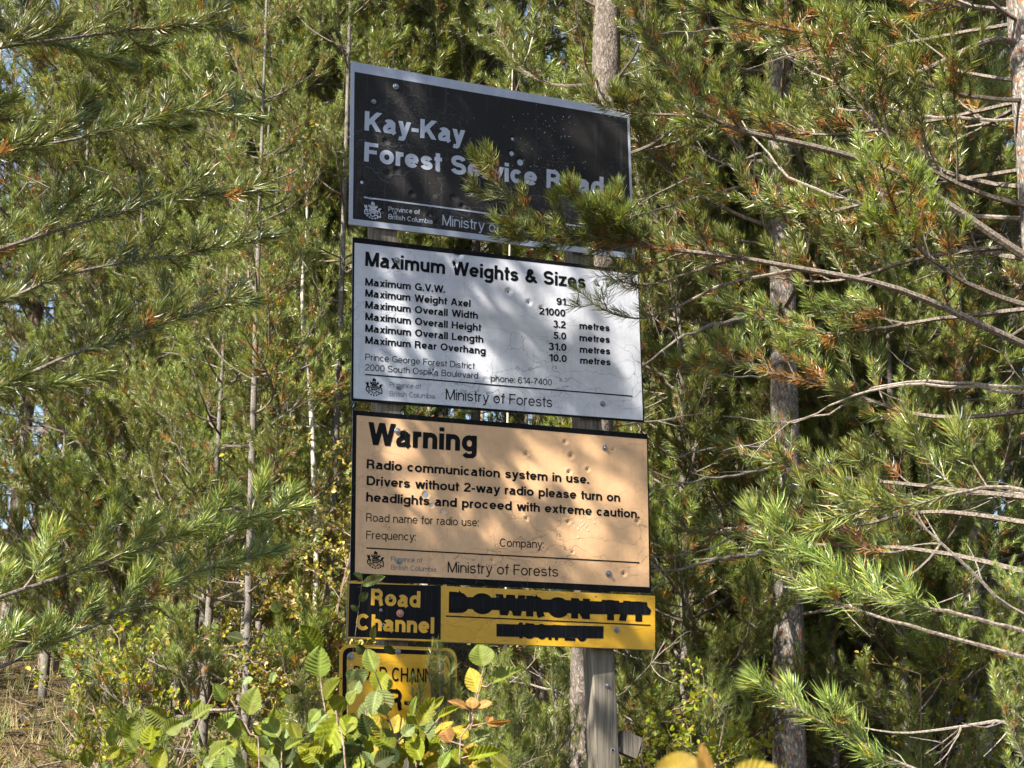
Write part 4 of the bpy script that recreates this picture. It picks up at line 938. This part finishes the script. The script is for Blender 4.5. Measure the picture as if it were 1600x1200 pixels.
for i, (x, y) in enumerate(((-4.6, 9.4), (-5.6, 11.6), (-6.9, 9.8), (-8.0, 12.5), (-6.2, 14.2), (-9.5, 10.5))):
    far_pine(x, y, (10.5, 13, 12, 14, 13, 13)[i], .08, CROWNS[i % 4], 'tall lodgepole pine in the deep stand behind the nearer trees', 'pines of the deep stand', i*1.1, M_bark_grey)
# low young growth that closes the stand towards the ground
ru = np.random.default_rng(5)
for i in range(22):
    y = ru.uniform(11.5, 19); px_ = 60+1500*(i+ru.random())/22; x = (px_-800)/2550*y; H = ru.uniform(2.2, 4.6)
    far_pine(x, y, H, .02, CROWNS[i % 2 * 2], 'low young pine filling the understorey between the trunks', 'young pines of the understorey', ru.random()*6.28, M_bark_young)

# ------------------------------------------------------------------ aspens
LEAFC = {'green': (.16, .205, .035), 'lime': (.19, .22, .010), 'olive': (.115, .135, .008), 'yellow': (.36, .28, .035), 'orange': (.36, .20, .06), 'dark': (.04, .06, .012), 'pale': (.19, .25, .085), 'cream': (.45, .38, .16)}
def leaf_into(mb, p, d, nrm, ln, wd, c, fold=.2):
    """simple broad leaf, eight triangles"""
    d = unit(np.array(d)); s = unit(np.cross(nrm, d)); n2 = np.cross(d, s)
    V = [p]; 
    for t, ww in ((.28, .85), (.6, 1.), (.85, .55)):
        V += [p+d*ln*t+s*wd/2*ww+n2*wd*fold, p+d*ln*t, p+d*ln*t-s*wd/2*ww+n2*wd*fold]
    V.append(p+d*ln-n2*ln*.08)
    F = [(0,1,2),(0,2,3),(1,4,2),(2,4,5),(2,5,3),(3,5,6),(4,7,5),(5,7,8),(5,8,6),(6,8,9),(7,10,8),(8,10,9)]
    mb.add(np.array(V), F, 1, c)
def spray_mesh(name, seed, n, ln, colrs, L0=.5, wd=.8, stem=M_stem):
    rg = np.random.default_rng(seed); mb = MB(); T0 = np.array([1., 0, .25])
    P = smooth_path([(0, 0, 0), (L0*.4, rg.normal()*.04, L0*.15), (L0, rg.normal()*.1, L0*.3)], 10); mb.tube(P, np.linspace(.004, .0012, 10), 4, 0)
    T = unit(np.gradient(P, axis=0)); tw = [P]
    for i in range(5):
        a = rg.integers(2, 9); Q = side_twig(P[a], T[a], np.array([0, 0, 1.]), rg.choice([-1, 1]), L0*rg.uniform(.25, .5), R(rg.uniform(35, 60)), rg); mb.tube(Q, np.linspace(.002, .0008, len(Q)), 3, 0); tw.append(Q)
    for i in range(n):
        Q = tw[rg.integers(len(tw))]; k = rg.uniform(.15, 1)*(len(Q)-1); a = int(min(k, len(Q)-2)); p = Q[a]+(Q[a+1]-Q[a])*(k-a)
        d = unit(rg.normal(size=3)*.8+unit(Q[a+1]-Q[a])*.7); nr = unit(rg.normal(size=3)*.6+np.array([-.2, -.5, .6])); c = np.array(LEAFC[colrs[rg.integers(len(colrs))]])*rg.uniform(.75, 1.2)
        l_ = ln*rg.uniform(.6, 1.2); leaf_into(mb, p+d*ln*.25, d, nr, l_, l_*wd, c)
    return mb.mesh(name, [stem, M_sleaf])
SP_YEL = [spray_mesh('leaf_spray', 300+i, 75, .038, ['yellow', 'cream', 'lime', 'pale', 'cream'], .5) for i in range(3)]
SP_LIM = [spray_mesh('leaf_spray', 310+i, 40, .045, ['lime', 'green', 'lime', 'yellow'], .45) for i in range(3)]
SP_DRK = [spray_mesh('leaf_spray', 320+i, 40, .04, ['dark', 'olive', 'green'], .5) for i in range(2)]
def stem_tree(pix, r0, label, cat, m, sprays, nsp, seed, name='aspen_tree', sl=.7, zfrom=.4, group=None):
    rg = np.random.default_rng(seed); P = np.array([at(*p) for p in pix]); g = ground_z(P[0][0], P[0][1])-.1
    P = np.vstack([[P[0][0]+(P[0][0]-P[1][0])*.2, P[0][1], g], P]); o = P[0].copy()
    root = thing(name, Vector(o), label, cat, group)
    link('trunk', trunk_mesh('trunk', P-o, [r0*1.2, r0, r0*.85, r0*.6, r0*.35], m, seg=50, sides=10, rough=.06), root)
    S = smooth_path(P-o, 40)
    for i in range(nsp):
        a = rg.integers(int(40*zfrom), 40); q = link('leaf_spray', sprays[rg.integers(len(sprays))], root); q.location = S[a]; q.rotation_euler = (rg.normal()*.5, -rg.uniform(.1, .7), rg.random()*6.28); s = sl*rg.uniform(.6, 1.2); q.scale = (s,)*3
    return root
asp = stem_tree([(493,950,8.9),(492,800,8.9),(486,640,8.9),(474,520,8.9),(473,430,8.9),(480,330,8.9),(470,200,8.9)], .017, 'thin white stemmed aspen left of the white and peach signs', 'tree', M_bark_aspen, SP_YEL, 16, 500, zfrom=.35)
for pp in ([(486,600,8.9),(500,540,8.8),(513,520,8.8),(492,430,8.8),(478,400,8.8)], [(474,510,8.9),(455,495,8.9),(445,485,8.9)], [(492,668,8.9),(440,667,8.9),(395,668,8.9)], [(492,745,8.9),(520,740,8.8),(545,737,8.8)]):
    bare(asp, pp, .006, 700+len(pp), ntw=2, twl=.15)
stem_tree([(800,140,9.5),(812,110,9.5),(825,85,9.5),(832,58,9.5)], .008, 'thin pale dead twig stem standing above the black sign', 'sapling', M_bark_aspen, SP_YEL, 0, 501, name='dead_sapling')

# ------------------------------------------------------------------ bushes on the bank
def bush(px, py, Y, H, W_, sprays, n, label, seed, name='leafy_shrub', group=None, sl=.8, direct=True):
    rg = np.random.default_rng(seed)
    if direct: p = at(px, py, Y); x, y = p.x, p.y
    else: x, y = px, py
    g = ground_z(x, y)-.03; root = thing(name, (x, y, g), label, 'shrub', group)
    ns = 6; mb = MB(); stems = []
    for i in range(ns):
        a = rg.random()*6.28; r_ = W_*rg.uniform(.2, .6); Q = smooth_path([(0, 0, 0), (math.cos(a)*r_*.4, math.sin(a)*r_*.4, H*.45), (math.cos(a)*r_, math.sin(a)*r_, H*rg.uniform(.7, 1))], 14); mb.tube(Q, np.linspace(.009, .003, 14), 5); stems.append(Q)
    mb.build('stems', M_stem, root)
    for i in range(n):
        Q = stems[rg.integers(ns)]; a = rg.integers(3, 14); q = link('leaf_spray', sprays[rg.integers(len(sprays))], root); q.location = Q[a]; q.rotation_euler = (rg.normal()*.5, -rg.uniform(-.1, .9), rg.random()*6.28); s = sl*rg.uniform(.6, 1.2); q.scale = (s,)*3
    return root
bush(455, 900, 8.9, 2.1, 1.1, SP_YEL, 150, 'yellow leaved autumn shrub in the sun at the lower left behind the near boughs', 600)
bush(530, 900, 10.0, 2.2, 1.1, SP_YEL, 80, 'yellowing shrub behind the left edge of the peach sign', 601)
bush(470, 640, 11.0, 3.2, 1.2, SP_DRK, 46, 'dark green shrub with scattered leaves in the shaded left gap', 602)
bush(430, 480, 10.8, 4.2, .8, SP_YEL, 16, 'tall sparse shrub with a few yellow leaves left of the white sign', 603)
bush(1030, 1120, 8.0, 1.6, .8, SP_LIM, 60, 'bright lime leaved shrub right of the right sign post', 604)
bush(1110, 1160, 8.2, 1.3, .8, SP_LIM, 46, 'low lime green shrub at the lower right of the post', 605)
bush(1200, 1120, 9.2, 1.2, .9, SP_DRK, 40, 'dark green shrub at the foot of the grey pine', 606)
bush(850, 1080, 10.8, 1.1, .9, SP_YEL, 26, 'small yellow leaved shrub behind the gap under the yellow sign', 607)
bush(380, 1120, 8.6, .7, .8, SP_DRK, 24, 'low dark leaved shrub on the bank at the lower left', 608)
bush(240, 1000, 8.8, 1.5, 1., SP_LIM, 34, 'green shrub at the left end of the bank', 609)
bush(1420, 1000, 8.8, 1.4, 1., SP_LIM, 30, 'green shrub at the right end of the bank', 610)
# small pine seedlings among the bushes
for i, (px, py, Y, H, b) in enumerate(((690, 1040, 6.05, 2.5, 0), (815, 1100, 7.6, 2.3, 1), (770, 1060, 7.9, 2.2, 1), (470, 1130, 7.0, 1.9, 1), (770, 1150, 7.2, 2.0, 1), (620, 1120, 7.8, 2.2, 1), (868, 1075, 7.9, 1.7, 0), (1110, 1060, 8.4, 1.9, 1))):
    p = at(px, py, Y); g = ground_z(p.x, p.y); ht = max(.5, (p.z-g)+.12)
    pine(p.x, Y, ht, .012, ('pine seedling standing in front of the small yellow plate', 'dark pine seedling under the yellow sign beside the right post', 'dark pine seedling under the yellow sign, left of the other', 'small pine seedling at the lower left behind the broad leaves', 'low pine seedling below the tall broad leaved twig', 'pine seedling behind the small yellow plate', 'short pine seedling just left of the right post', 'pine seedling among the lime shrubs at the lower right')[i],
         kinds=SEEDL, barkm=M_bark_young, lo=.02, Lmax=(.2, .34, .36, .36, .36, .36, .2, .36)[i], whorl=.11, per=6, seed=800+i, el0=28, name='pine_seedling', dead=0)

# litter and grass on the forest floor
def litter():
    rg = np.random.default_rng(9); mb = MB()
    for i in range(9000):
        y = rg.uniform(5.5, 15); x = rg.uniform(-1, 1)*(y*.4+1); g = ground_z(x, y)+.012
        t = rg.random()
        if t < .45:
            c = np.array(LEAFC[('yellow', 'orange', 'pale', 'olive')[rg.integers(4)]])*rg.uniform(.3, .9); a = rg.random()*6.28
            leaf_into(mb, np.array([x, y, g]), (math.cos(a), math.sin(a), rg.normal()*.3), unit(rg.normal(size=3)*.4+np.array([0, 0, 1])), rg.uniform(.02, .05), .025, c)
        elif t < .6:
            a = rg.random()*6.28; l_ = rg.uniform(.1, .5); mb.tube([(x, y, g), (x+math.cos(a)*l_*.5, y+math.sin(a)*l_*.5, g+.03), (x+math.cos(a)*l_, y+math.sin(a)*l_, g+rg.uniform(0, .12))], [.004, .003, .001], 3, 0)
        else:
            c = np.array((.16, .17, .05))*rg.uniform(.6, 1.4) if rg.random() < .5 else np.array((.35, .28, .14))*rg.uniform(.5, 1.1)
            for q in range(6):
                d = np.array([rg.normal()*.5, rg.normal()*.5, 1]); l_ = rg.uniform(.08, .25); s = np.array([.0025, 0, 0]); p = np.array([x+rg.normal()*.02, y+rg.normal()*.02, g-.02])
                mb.add([p-s, p+s, p+unit(d)*l_], [(0, 1, 2)], 1, c)
    o = mb.build('forest_litter', [M_dead, M_sleaf]); tag(o, 'fallen leaves, dead twigs and dry grass on the bank', 'litter', kind='stuff')
litter()

# ------------------------------------------------------------------ the broad leaved shrub in front
def big_leaf(name, cname, seed):
    rg = np.random.default_rng(seed); nx, nv = 31, 11; c0 = np.array(LEAFC[cname]); V = []; C = []; bend = rg.uniform(.05, .3); fold = rg.uniform(.12, .4); tw = rg.normal()*.25
    for i in range(nx):
        t = i/(nx-1); wd = .44*(math.sin(math.pi*min(1, t**.74))**.85)*(1-.12*t) if 0 < t < 1 else .003
        for j in range(nv):
            s = (j/(nv-1)-.5)*2; ser = 1+(.045*(1 if i % 2 else -1) if abs(s) == 1 else 0)
            y = s*wd*ser; x = t+abs(s)*.05*math.sin(math.pi*t)
            z = abs(y)*fold-bend*t*t*.6+.030*math.sin((t*9-abs(s)*1.6)*2*math.pi*.95)*min(1, abs(s)*2.5)*math.sin(math.pi*t)+tw*y*t+.03*math.sin(s*4+seed)*t
            V.append((x, y, z)); ph = (t*9-abs(s)*1.6) % 1; vein = 1.35 if j == nv//2 else (1.18 if ph < .2 else (.86 if ph < .5 else .98)); edge = .12*max(0, abs(s)-.6)
            blot = 1+.25*mnoise.noise(Vector((x*4, y*4, seed))); brownish = max(0, mnoise.noise(Vector((x*3+9, y*3, seed*1.7)))-.25)*1.2
            C.append(c0*vein*blot*(1-min(brownish, .8))+np.array((.25, .15, .03))*min(brownish, .8)*.5)
    F = []
    for i in range(nx-1):
        for j in range(nv-1): a = i*nv+j; F += [(a, a+nv, a+nv+1), (a, a+nv+1, a+1)]
    mb = MB(); mb.add(V, F, 0, np.array(C)); mb.tube([(-.22, 0, .03), (-.1, 0, .0), (0, 0, 0)], [.012, .011, .010], 4, 0, c0*.9); return mb.mesh(name, [M_leaf], True)
LEAVES = {c: [big_leaf('leaf', c, i*7+len(c)) for i in range(3)] for c in LEAFC}
def put_leaf(root, base, tip, wpx, c, Y, rg, n=None, dY=None):
    """leaf seen from pixel base to pixel tip, wpx wide, at depth Y"""
    me = LEAVES[c][rg.integers(3)]; dy = rg.normal()*.25 if dY is None else dY
    a = np.array(at(*base, Y)); l0 = math.hypot(tip[0]-base[0], tip[1]-base[1])/2550*Y; b = np.array(at(*tip, Y+dy*l0)); d = b-a; ln = np.linalg.norm(d); d /= ln
    nr = np.array([-.15, -1, .35])+rg.normal(size=3)*.28 if n is None else np.array(n, float)
    nr = unit(nr-d*np.dot(nr, d)); s = np.cross(nr, d)
    wreal = wpx/2550*Y; o = bpy.data.objects.new('leaf', me); col.objects.link(o); o.parent = root
    M = Matrix(((d[0]*ln, s[0]*wreal/.78, nr[0]*ln), (d[1]*ln, s[1]*wreal/.78, nr[1]*ln), (d[2]*ln, s[2]*wreal/.78, nr[2]*ln))).to_4x4()
    M.translation = Vector(a)-root.location; o.matrix_basis = M; return o
def shrub_root(px, Y, label, name='broad_leaved_shrub'):
    p = at(px, 1200, Y); return thing(name, (p.x, p.y, ground_z(p.x, p.y)-.02), label, 'shrub')
def shrub_stem(root, pix, r0, m=M_stem):
    P = np.array([at(*p) for p in pix]); b = np.array(root.location); P = np.vstack([b+[0, 0, 0], b+(P[0]-b)*.45+[.03, 0, 0], P])-b
    mb = MB(); S = smooth_path(P, 36); mb.tube(S, np.linspace(r0, r0*.3, 36), 7); mb.build('stem', m, root); return S
ra = np.random.default_rng(21)
s1 = shrub_root(600, 4.7, 'sunlit broad leaved shrub with yellow green leaves in front of the small yellow plate')
for pp in ([(616,1200,4.6),(604,1120,4.6),(596,1075,4.6),(586,1050,4.6)], [(640,1195,4.65),(665,1150,4.65),(690,1118,4.65),(715,1105,4.65)], [(520,1190,4.7),(512,1130,4.7),(503,1080,4.7),(497,1020,4.7)], [(600,1190,4.6),(575,1150,4.6),(572,1110,4.6)], [(540,1200,4.5),(530,1150,4.55),(525,1110,4.55)], [(650,1200,4.7),(655,1150,4.7),(651,1120,4.7)], [(616,1200,4.6),(640,1150,4.6),(632,1130,4.6)]): shrub_stem(s1, pp, .007)
for args in (((498,1018),(469,976),34,'olive'), ((500,1058),(499,1008),40,'green'), ((508,1093),(532,1058),30,'olive'), ((541,1092),(508,1114),30,'lime'), ((530,1120),(500,1195),46,'lime'),
             ((586,1050),(572,1012),26,'green'), ((604,1052),(586,1082),38,'lime'), ((592,1078),(603,1118),34,'pale'), ((588,1080),(580,1118),26,'pale'), ((588,1116),(574,1158),30,'lime'), ((655,1134),(678,1089),24,'lime'),
             ((645,1118),(650,1086),11,'green'), ((676,1108),(694,1087),10,'lime'), ((684,1121),(718,1103),11,'lime'), ((650,1180),(665,1148),30,'dark'), ((616,1146),(625,1114),22,'yellow'), ((565,1158),(537,1183),28,'dark'),
             ((614,1190),(638,1166),24,'lime'), ((552,1085),(560,1062),22,'pale'), ((545,1100),(556,1078),22,'green'), ((540,1145),(552,1112),26,'lime'), ((600,1165),(585,1190),28,'olive'), ((570,1190),(548,1200),26,'lime'),
             ((520,1150),(500,1130),24,'olive'), ((515,1165),(480,1168),22,'lime'), ((480,1190),(505,1206),34,'pale'), ((470,1180),(450,1200),30,'pale'), ((630,1150),(648,1132),18,'pale'), ((590,1140),(600,1160),20,'olive'), ((560,1130),(545,1160),26,'olive'),
             ((655,1165),(640,1195),26,'lime'), ((525,1185),(545,1215),30,'olive'), ((500,1110),(482,1128),20,'green')): put_leaf(s1, *args[:4], 4.6+ra.normal()*.05, ra)
for i in range(125):
    x = ra.uniform(425, 690); y = ra.uniform(1130+abs(x-560)*.12, 1290); a = ra.uniform(-2.6, -.5); l_ = ra.uniform(26, 52)
    put_leaf(s1, (x, y), (x+math.cos(a)*l_, y+math.sin(a)*l_), l_*ra.uniform(.45, .8), ('lime', 'lime', 'olive', 'green', 'yellow', 'dark', 'pale')[ra.integers(7)], 4.7+ra.normal()*.12, ra)
s2 = shrub_root(730, 4.8, 'upright shrub twig with two green top leaves and orange leaves below the yellow sign')
for pp in ([(718,1200,4.8),(732,1140,4.8),(740,1100,4.8),(752,1062,4.8),(756,1042,4.8)], [(735,1140,4.8),(742,1108,4.8),(748,1084,4.8)], [(752,1075,4.8),(760,1072,4.8),(766,1068,4.8)]): shrub_stem(s2, pp, .006) if pp[0][1] == 1200 else None
def twiglet(root, pix, r0):
    P = np.array([at(*p) for p in pix])-np.array(root.location); mb = MB(); mb.tube(smooth_path(P, 10), np.linspace(r0, r0*.6, 10), 5); mb.build('twig', M_stem, root)
for pp in ([(735,1140,4.8),(742,1108,4.8),(748,1084,4.8)], [(752,1072,4.8),(760,1073,4.8),(767,1068,4.8)], [(735,1135,4.8),(760,1130,4.8)], [(737,1115,4.8),(728,1106,4.8)], [(737,1115,4.8),(747,1106,4.8)], [(725,1165,4.8),(703,1158,4.8)], [(722,1185,4.8),(745,1178,4.8)]): twiglet(s2, pp, .003)
for args in (((756,1041),(747,1005),37,'green',(0,-1,.45)), ((766,1069),(815,1039),24,'green',(-.2,-1,.6)), ((748,1082),(733,1042),26,'yellow'), ((728,1106),(701,1093),14,'orange'), ((738,1107),(737,1088),19,'orange'), ((746,1106),(769,1096),15,'orange'),
             ((703,1160),(690,1131),22,'orange'), ((732,1151),(704,1137),21,'yellow'), ((735,1158),(767,1142),16,'pale'), ((760,1130),(800,1127),10,'orange'), ((755,1131),(722,1135),9,'yellow'), ((762,1130),(768,1116),12,'orange'),
             ((722,1190),(700,1176),34,'lime'), ((731,1186),(783,1168),15,'lime'), ((740,1165),(742,1182),12,'lime'), ((700,1200),(720,1215),26,'olive'), ((690,1165),(668,1172),14,'lime'), ((745,1195),(770,1205),18,'lime')):
    put_leaf(s2, *args[:4], 4.8+ra.normal()*.02, ra, *(args[4:5]))
for i in range(22):
    x = ra.uniform(680, 800); y = ra.uniform(1195, 1300); a = ra.uniform(-2.6, -.5); l_ = ra.uniform(22, 40); put_leaf(s2, (x, y), (x+math.cos(a)*l_, y+math.sin(a)*l_), l_*ra.uniform(.45, .75), ('lime', 'olive', 'yellow', 'green')[ra.integers(4)], 4.85+ra.normal()*.1, ra)
s3 = shrub_root(400, 4.5, 'pale green broad leaved shrub at the bottom left corner of the bank')
for pp in ([(405,1190,4.5),(388,1145,4.5),(372,1110,4.5),(360,1092,4.5)], [(440,1200,4.55),(430,1170,4.55),(420,1150,4.55)]): shrub_stem(s3, pp, .006)
for args in (((389,1117),(400,1071),34,'green'), ((387,1148),(351,1120),27,'green'), ((435,1152),(411,1120),28,'green'), ((413,1190),(383,1157),26,'lime'), ((405,1150),(420,1173),22,'pale'), ((445,1171),(474,1152),15,'green'), ((350,1095),(335,1068),24,'green'), ((350,1200),(345,1178),30,'green'), ((440,1150),(415,1142),16,'green'), ((420,1200),(428,1180),34,'pale')):
    put_leaf(s3, *args[:4], 4.5+ra.normal()*.03, ra)
for i in range(55):
    x = ra.uniform(120, 450); y = ra.uniform(1110+abs(x-330)*.2, 1290); a = ra.uniform(-2.8, -.3); l_ = ra.uniform(22, 42); put_leaf(s3, (x, y), (x+math.cos(a)*l_, y+math.sin(a)*l_), l_*ra.uniform(.5, .8), ('green', 'lime', 'pale', 'olive', 'green')[ra.integers(5)], 4.6+ra.normal()*.1, ra)
# thin vine like twig with a few grey green leaves climbing past the left end of the channel sign
s4 = shrub_root(545, 5.6, 'thin dark twig with round leaves rising past the left end of the channel sign', 'thin_sapling')
shrub_stem(s4, [(543,1120,5.6),(548,1050,5.6),(556,985,5.6),(562,940,5.6),(566,905,5.6)], .003, M_twig)
for args in (((566,915),(602,900),15,'pale'), ((566,905),(552,895),14,'dark'), ((562,940),(575,925),13,'dark'), ((560,955),(548,945),10,'dark'), ((585,1000),(583,975),12,'olive'), ((600,1010),(618,1022),12,'dark'), ((570,1020),(556,1008),16,'dark'), ((552,1045),(545,1065),16,'pale'), ((560,1045),(568,1068),20,'pale')): put_leaf(s4, *args[:4], 5.55, ra)
s5 = shrub_root(440, 6.2, 'sparse sapling with round grey green leaves at the lower left', 'thin_sapling')
shrub_stem(s5, [(455,1120,6.2),(442,1040,6.2),(436,980,6.2),(432,940,6.2)], .003, M_twig)
for args in (((438,955),(424,942),18,'green'), ((434,985),(418,990),18,'dark'), ((445,1090),(460,1098),16,'dark'), ((450,1075),(470,1080),14,'dark'), ((430,1050),(422,1068),12,'pale'), ((380,1000),(352,992),18,'dark'), ((395,1060),(378,1070),16,'pale')): put_leaf(s5, *args[:4], 6.2, ra)

# very near leaf tips, out of focus at the bottom right
s6 = thing('roadside_shrub', (.26, 1.32, ground_z(.26, 1.32)-.02), 'blurred yellow and red leaf tips very close at the bottom right corner', 'shrub')
shrub_stem(s6, [(1130,1330,1.32),(1135,1260,1.32),(1110,1215,1.32)], .004)
for args in (((1100,1218),(1020,1196),50,'yellow'), ((1140,1230),(1215,1196),44,'yellow'), ((1112,1225),(1094,1162),22,'orange'), ((1120,1250),(1200,1250),50,'lime'), ((1090,1250),(1040,1270),50,'lime')): put_leaf(s6, *args[:4], 1.32, ra)
